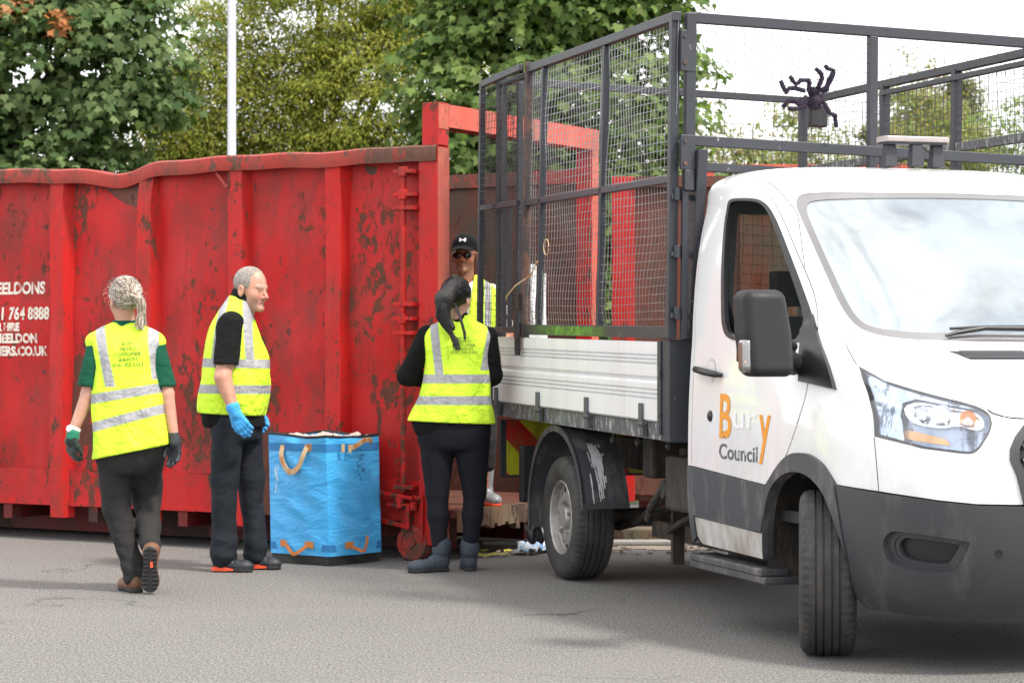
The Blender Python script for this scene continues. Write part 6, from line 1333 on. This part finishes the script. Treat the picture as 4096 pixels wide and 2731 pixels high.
shC, elC, wrC = np.array([-.165, .0, 1.41]), JC(937, 864, .04), np.array([-.13, .27, 1.13]); shC2, elC2, wrC2 = np.array([.195, .0, 1.40]), JC(1131, 862, .05), np.array([.12, .30, 1.16])
hdC = hand(wrC, (.35, .9, .1), (-.3, .1, .9), .5, 1, .94); hdC2 = hand(wrC2, (-.3, .9, .1), (.3, .1, .9), .5, -1, .94)
KC = dict(h1=(-.105, 0, .82), k1=JC(1004, 1130, -.02), a1=JC(1010, 1246, -.05), h2=(.095, 0, .82), k2=JC(1090, 1130, .0), a2=JC(1080, 1250, -.02))
blob('body', [('f', hfC, (-.12, -.15, 1.50), (.14, .15, 1.78)), ('c', (.020, .018, 1.44), (.014, .005, 1.57), .052, .048), ('l', torso_rows(rowsC, -.035), 0, 2.4, .02), ('c', shC, elC, .040, .038), ('c', elC, wrC, .040, .026), ('c', shC2, elC2, .040, .038), ('c', elC2, wrC2, .040, .026), as_fn(hdC, .006), as_fn(hdC2, .006),
     ('c', KC['h1'], KC['k1'], .10, .055), ('c', KC['k1'], KC['a1'], .055, .034), ('c', KC['h2'], KC['k2'], .10, .055), ('c', KC['k2'], KC['a2'], .055, .034)], 'skin', C_, .012, .005, tint=skin_tint((.52, .30, .23), hlC, (.02, .015, .015)))
blob('jumper', [('l', torso_rows([(.80, -.012, 0, .232, .148)] + rowsC[1:], -.018), 0, 2.4, .02), ('c', shC, elC, .060, .062), ('c', elC, wrC, .060, .044), ('c', shC2, elC2, .060, .054), ('c', elC2, wrC2, .062, .046), ('c', (.020, .02, 1.46), (.02, .02, 1.525), .062, .056)], 'blackshirt', C_, .02, .006, lambda P, d: smax(d + wr(P, .006, 19, 35), .815 - P[:, 2], .005))
blob('leggings', [('l', torso_rows([(.72, -.005, 0, .170, .12), (.78, -.008, 0, .205, .135), (.86, -.01, 0, .215, .14), (.95, 0, 0, .20, .13)]), 0, 2.4, .03), ('c', KC['h1'], KC['k1'], .116, .070), ('c', KC['k1'], KC['k1'] * .55 + KC['a1'] * .45, .066, .062), ('c', KC['k1'] * .55 + KC['a1'] * .45, KC['a1'], .062, .045), ('c', KC['h2'], KC['k2'], .116, .070), ('c', KC['k2'], KC['k2'] * .55 + KC['a2'] * .45, .066, .060), ('c', KC['k2'] * .55 + KC['a2'] * .45, KC['a2'], .060, .044)], 'leggings', C_, .02, .006, lambda P, d: d + wr(P, .0025, 24, 38))
boot(C_, (-.035, -.02, 0), (-.275, -.155, 0), (0, 0, 1), .175, 'navyboot', 'sole', .047); boot(C_, (.092, -.05, 0), (.072, .20, 0), (0, 0, 1), .185, 'navyboot', 'sole', .050, lean=(.0, .0))
blob('boot_collar', [('c', JC(1016, 1250, -.045), JC(1014, 1262, -.045), .056, .056)], 'navyboot', C_, .01, .005); blob('boot_collar', [('c', JC(1079, 1252, -.01), JC(1079, 1262, -.01), .058, .058)], 'navyboot', C_, .01, .005)
cC = lambda q: np.maximum(q[:, 1] - (.050 + .5 * np.clip(q[:, 2] - .02, -.05, .1)) + 1.5 * np.clip(-q[:, 2], 0, .1), -.075 - q[:, 2])
def hC(P):
    q = hlC(P); d = hairshell(hlC, .97, .012, cC)(P); t = cap(P, (-.005, -.085, 1.700), (-.060, -.125, 1.625), .040, .052); t = smin(t, cap(P, (-.060, -.125, 1.625), (-.070, -.125, 1.525), .052, .044), .03); t = smin(t, cap(P, (-.065, -.125, 1.53), (-.015, -.135, 1.455), .034, .022), .02)
    return smin(d, t, .012) + .0010 * np.sin(P[:, 0] * 420 + P[:, 2] * 60)
W, F = nets(hC, np.array([-.20, -.23, 1.38]), np.array([.16, .16, 1.80]), .0045); np_mesh('hair', W, F, 'hairblack', C_, 180)
drawn('drawn_back_hair', np.array([.012, 0, 1.632]), frame((.42, .90, .05)), .97, .012, (-.015, -.088, 1.690), 500, 'hairblack', C_, 23, -.07, .0011)
strands('ponytail', [(-.03, -.13, 1.66), (-.07, -.165, 1.58), (-.065, -.165, 1.49), (-.02, -.158, 1.42), (.015, -.160, 1.345)], 160, .018, 'hairblack', C_, 8, .0016, .018, (1, 1.5, 1.5, .8, .35))
strands('ponytail_strand', [(.0, -.10, 1.60), (.03, -.13, 1.52), (.055, -.145, 1.44), (.065, -.150, 1.39)], 30, .008, 'hairblack', C_, 12, .0014, .01, (1, 1, .7, .4))

# ---------- man in the cap standing inside the container
Pd = 353.3
def JD(u, v, y): return np.array([(u - 1068) / Pd, y, (1162 - v) / Pd])
D_ = thing('person', 'man in black cap and sunglasses, yellow vest over white shirt, standing inside the red container', 'person', (-.306, 15.0, .319))
rowsD = [(.74, .0, 0, .205, .15), (.90, .0, 0, .205, .15), (1.05, .0, 0, .205, .145), (1.2, .01, 0, .205, .140), (1.33, .012, 0, .212, .125), (1.40, .012, 0, .205, .100), (1.45, .008, .0, .13, .078), (1.49, .0, .0, .075, .062)]
vdm = vest_mat('fluorescent_vest_container', [(1.06, .0), (.92, .0)], [(-.13, 1.45, -.13, 1.1, .024, 0), (.150, 1.45, .150, 1.1, .020, 0)], 1.5)
blob('vest', [('l', torso_rows(rowsD), 0, 2.5, .012)], vdm, D_, .02, .006, lambda P, d: smax(smax(smax(d + wr(P, .006, 15, 41, (1, 1, .7)), .80 - P[:, 2], .006), -(np.maximum(np.abs(P[:, 0] - .0) - .012 - .13 * np.clip(P[:, 2] - 1.12, 0, 1), P[:, 1] + .02)), .01), -ell(P, (.0, .02, 1.53), (.075, .09, .10)), .01))
hfD, hlD = head_fn((.0, -.01, 1.622), (-.16, -.98, -.02), 1.0, eyes=False, lip=.002)
blob('body', [('f', hfD, (-.13, -.16, 1.48), (.13, .14, 1.78)), ('c', (0, 0, 1.38), (0, -.005, 1.54), .060, .057), ('l', torso_rows(rowsD, -.04), 0, 2.4, .02), ('c', (-.19, .02, 1.36), (-.27, .04, 1.10), .055, .045), ('c', (-.27, .04, 1.10), (-.26, -.10, .88), .045, .03), ('c', (.19, .02, 1.36), (.27, .03, 1.10), .055, .045), ('c', (.27, .03, 1.10), (.24, -.12, .90), .045, .03),
     as_fn(hand((-.26, -.10, .88), (0, -.35, -.9), (-1, 0, 0), .4, -1), .006), as_fn(hand((.24, -.12, .90), (0, -.35, -.9), (1, 0, 0), .4, 1), .006), ('c', (-.10, 0, .82), (-.14, -.02, .45), .08, .05), ('c', (-.14, -.02, .45), (-.17, 0, .1), .045, .03), ('c', (.10, 0, .82), (.125, -.02, .45), .08, .05), ('c', (.125, -.02, .45), (.14, 0, .1), .045, .03)], 'skin', D_, .012, .0048, tint=skin_tint((.35, .145, .080), hlD, None, (.42, .15, .12), stub=(.24, .12, .08), eyes=False))
blob('shirt', [('l', torso_rows(rowsD, -.012), 0, 2.4, .02), ('c', (-.175, .01, 1.36), (-.235, .02, 1.18), .072, .074), ('c', (.175, .01, 1.36), (.235, .02, 1.18), .072, .074)], 'whitecloth', D_, .02, .006, lambda P, d: smax(smax(d + wr(P, .005, 20, 44), -ell(P, (0, -.03, 1.53), (.072, .085, .115)), .006), .78 - P[:, 2], .004))
blob('trousers', [('l', torso_rows([(.70, .0, 0, .155, .12), (.80, .0, 0, .185, .14), (.92, 0, 0, .18, .13)]), 0, 2.4, .03), ('c', (-.10, 0, .82), (-.14, -.02, .45), .105, .082), ('c', (-.14, -.02, .45), (-.17, 0, .20), .08, .062), ('c', (.10, 0, .82), (.125, -.02, .45), .105, .08), ('c', (.125, -.02, .45), (.135, 0, .26), .078, .060)], 'trousers', D_, .03, .006, lambda P, d: d + wr(P, .008, 18, 47, (1, 1, .6)))
boot(D_, (.115, .06, 0), (.215, -.145, 0), (0, 0, 1), .30, 'wellie', 'redsole', .048, 'wellington', toe_h=.042); boot(D_, (-.17, .05, 0), (-.19, -.20, 0), (0, 0, 1), .28, 'wellie', 'redsole', .048, 'wellington', toe_h=.042)
def capf(P):
    q = hlD(P); d = ell(q, (0, -.014, .046), (.088, .110, .096)); d = np.maximum(d, .028 - q[:, 2] + .25 * (q[:, 1] - .0)); 
    br = ell(q, (0, .105, .048 - .0), (.078, .085, .012)); zc = q.copy(); zc[:, 2] += 4.5 * q[:, 0] ** 2 + .22 * (q[:, 1] - .08); br = ell(zc, (0, .100, .056), (.080, .080, .006)); br = np.maximum(br, .06 - q[:, 1]); return smin(d, br, .006)
W, F = nets(capf, np.array([-.16, -.24, 1.55]), np.array([.16, .16, 1.80]), .0042); cpo = np_mesh('cap', W, F, 'blackshirt', D_, 180)
Rm = frame((-.16, -.98, -.02)); g = MB()
for (x0, x1, z0, z1) in ((-.022, -.011, .084, .108), (.011, .022, .084, .108), (-.011, .011, .092, .100)):
    vs = []
    for x, z in ((x0, z0), (x1, z0), (x1, z1), (x0, z1)):
        yy = -.014 + .1135 * math.sqrt(max(0, 1 - (x / .091) ** 2 - ((z - .046) / .0995) ** 2)); vs.append(np.array([0, -.01, 1.622]) + Rm @ np.array([x, yy, z]))
    g.add(vs, [(0, 1, 2, 3)])
g.build('cap_badge', 'whitecloth', cpo)
def sgf(P):
    q = hlD(P); s = np.stack([np.abs(q[:, 0]), q[:, 1], q[:, 2]], 1); s2 = s.copy(); s2[:, 1] += 4.0 * np.clip(s[:, 0] - .02, 0, 1) ** 2
    d = ell(s2, (.033, .104, -.004), (.029, .006, .021)); d = np.minimum(d, cap(s, (0, .106, .004), (.02, .106, .006), .0035, .0035)); return np.minimum(d, cap(s, (.060, .098, .006), (.083, .0, .002), .0032, .0028))
W, F = nets(sgf, np.array([-.15, -.18, 1.56]), np.array([.15, .12, 1.68]), .0028); np_mesh('sunglasses', W, F, 'darkglass', D_, 180)
blob('hair', [('f', lambda P: np.maximum(hairshell(hlD, 1.0, .004, lambda q: np.maximum(q[:, 1] - .01, -.06 - q[:, 2]))(P), -(np.linalg.norm(np.stack([np.abs(hlD(P)[:, 0]), hlD(P)[:, 1], hlD(P)[:, 2]], 1) - np.array([.082, -.006, -.012]), axis=1) - .034)), (-.14, -.15, 1.54), (.14, .14, 1.76))], 'hairblack', D_, .01, .005)
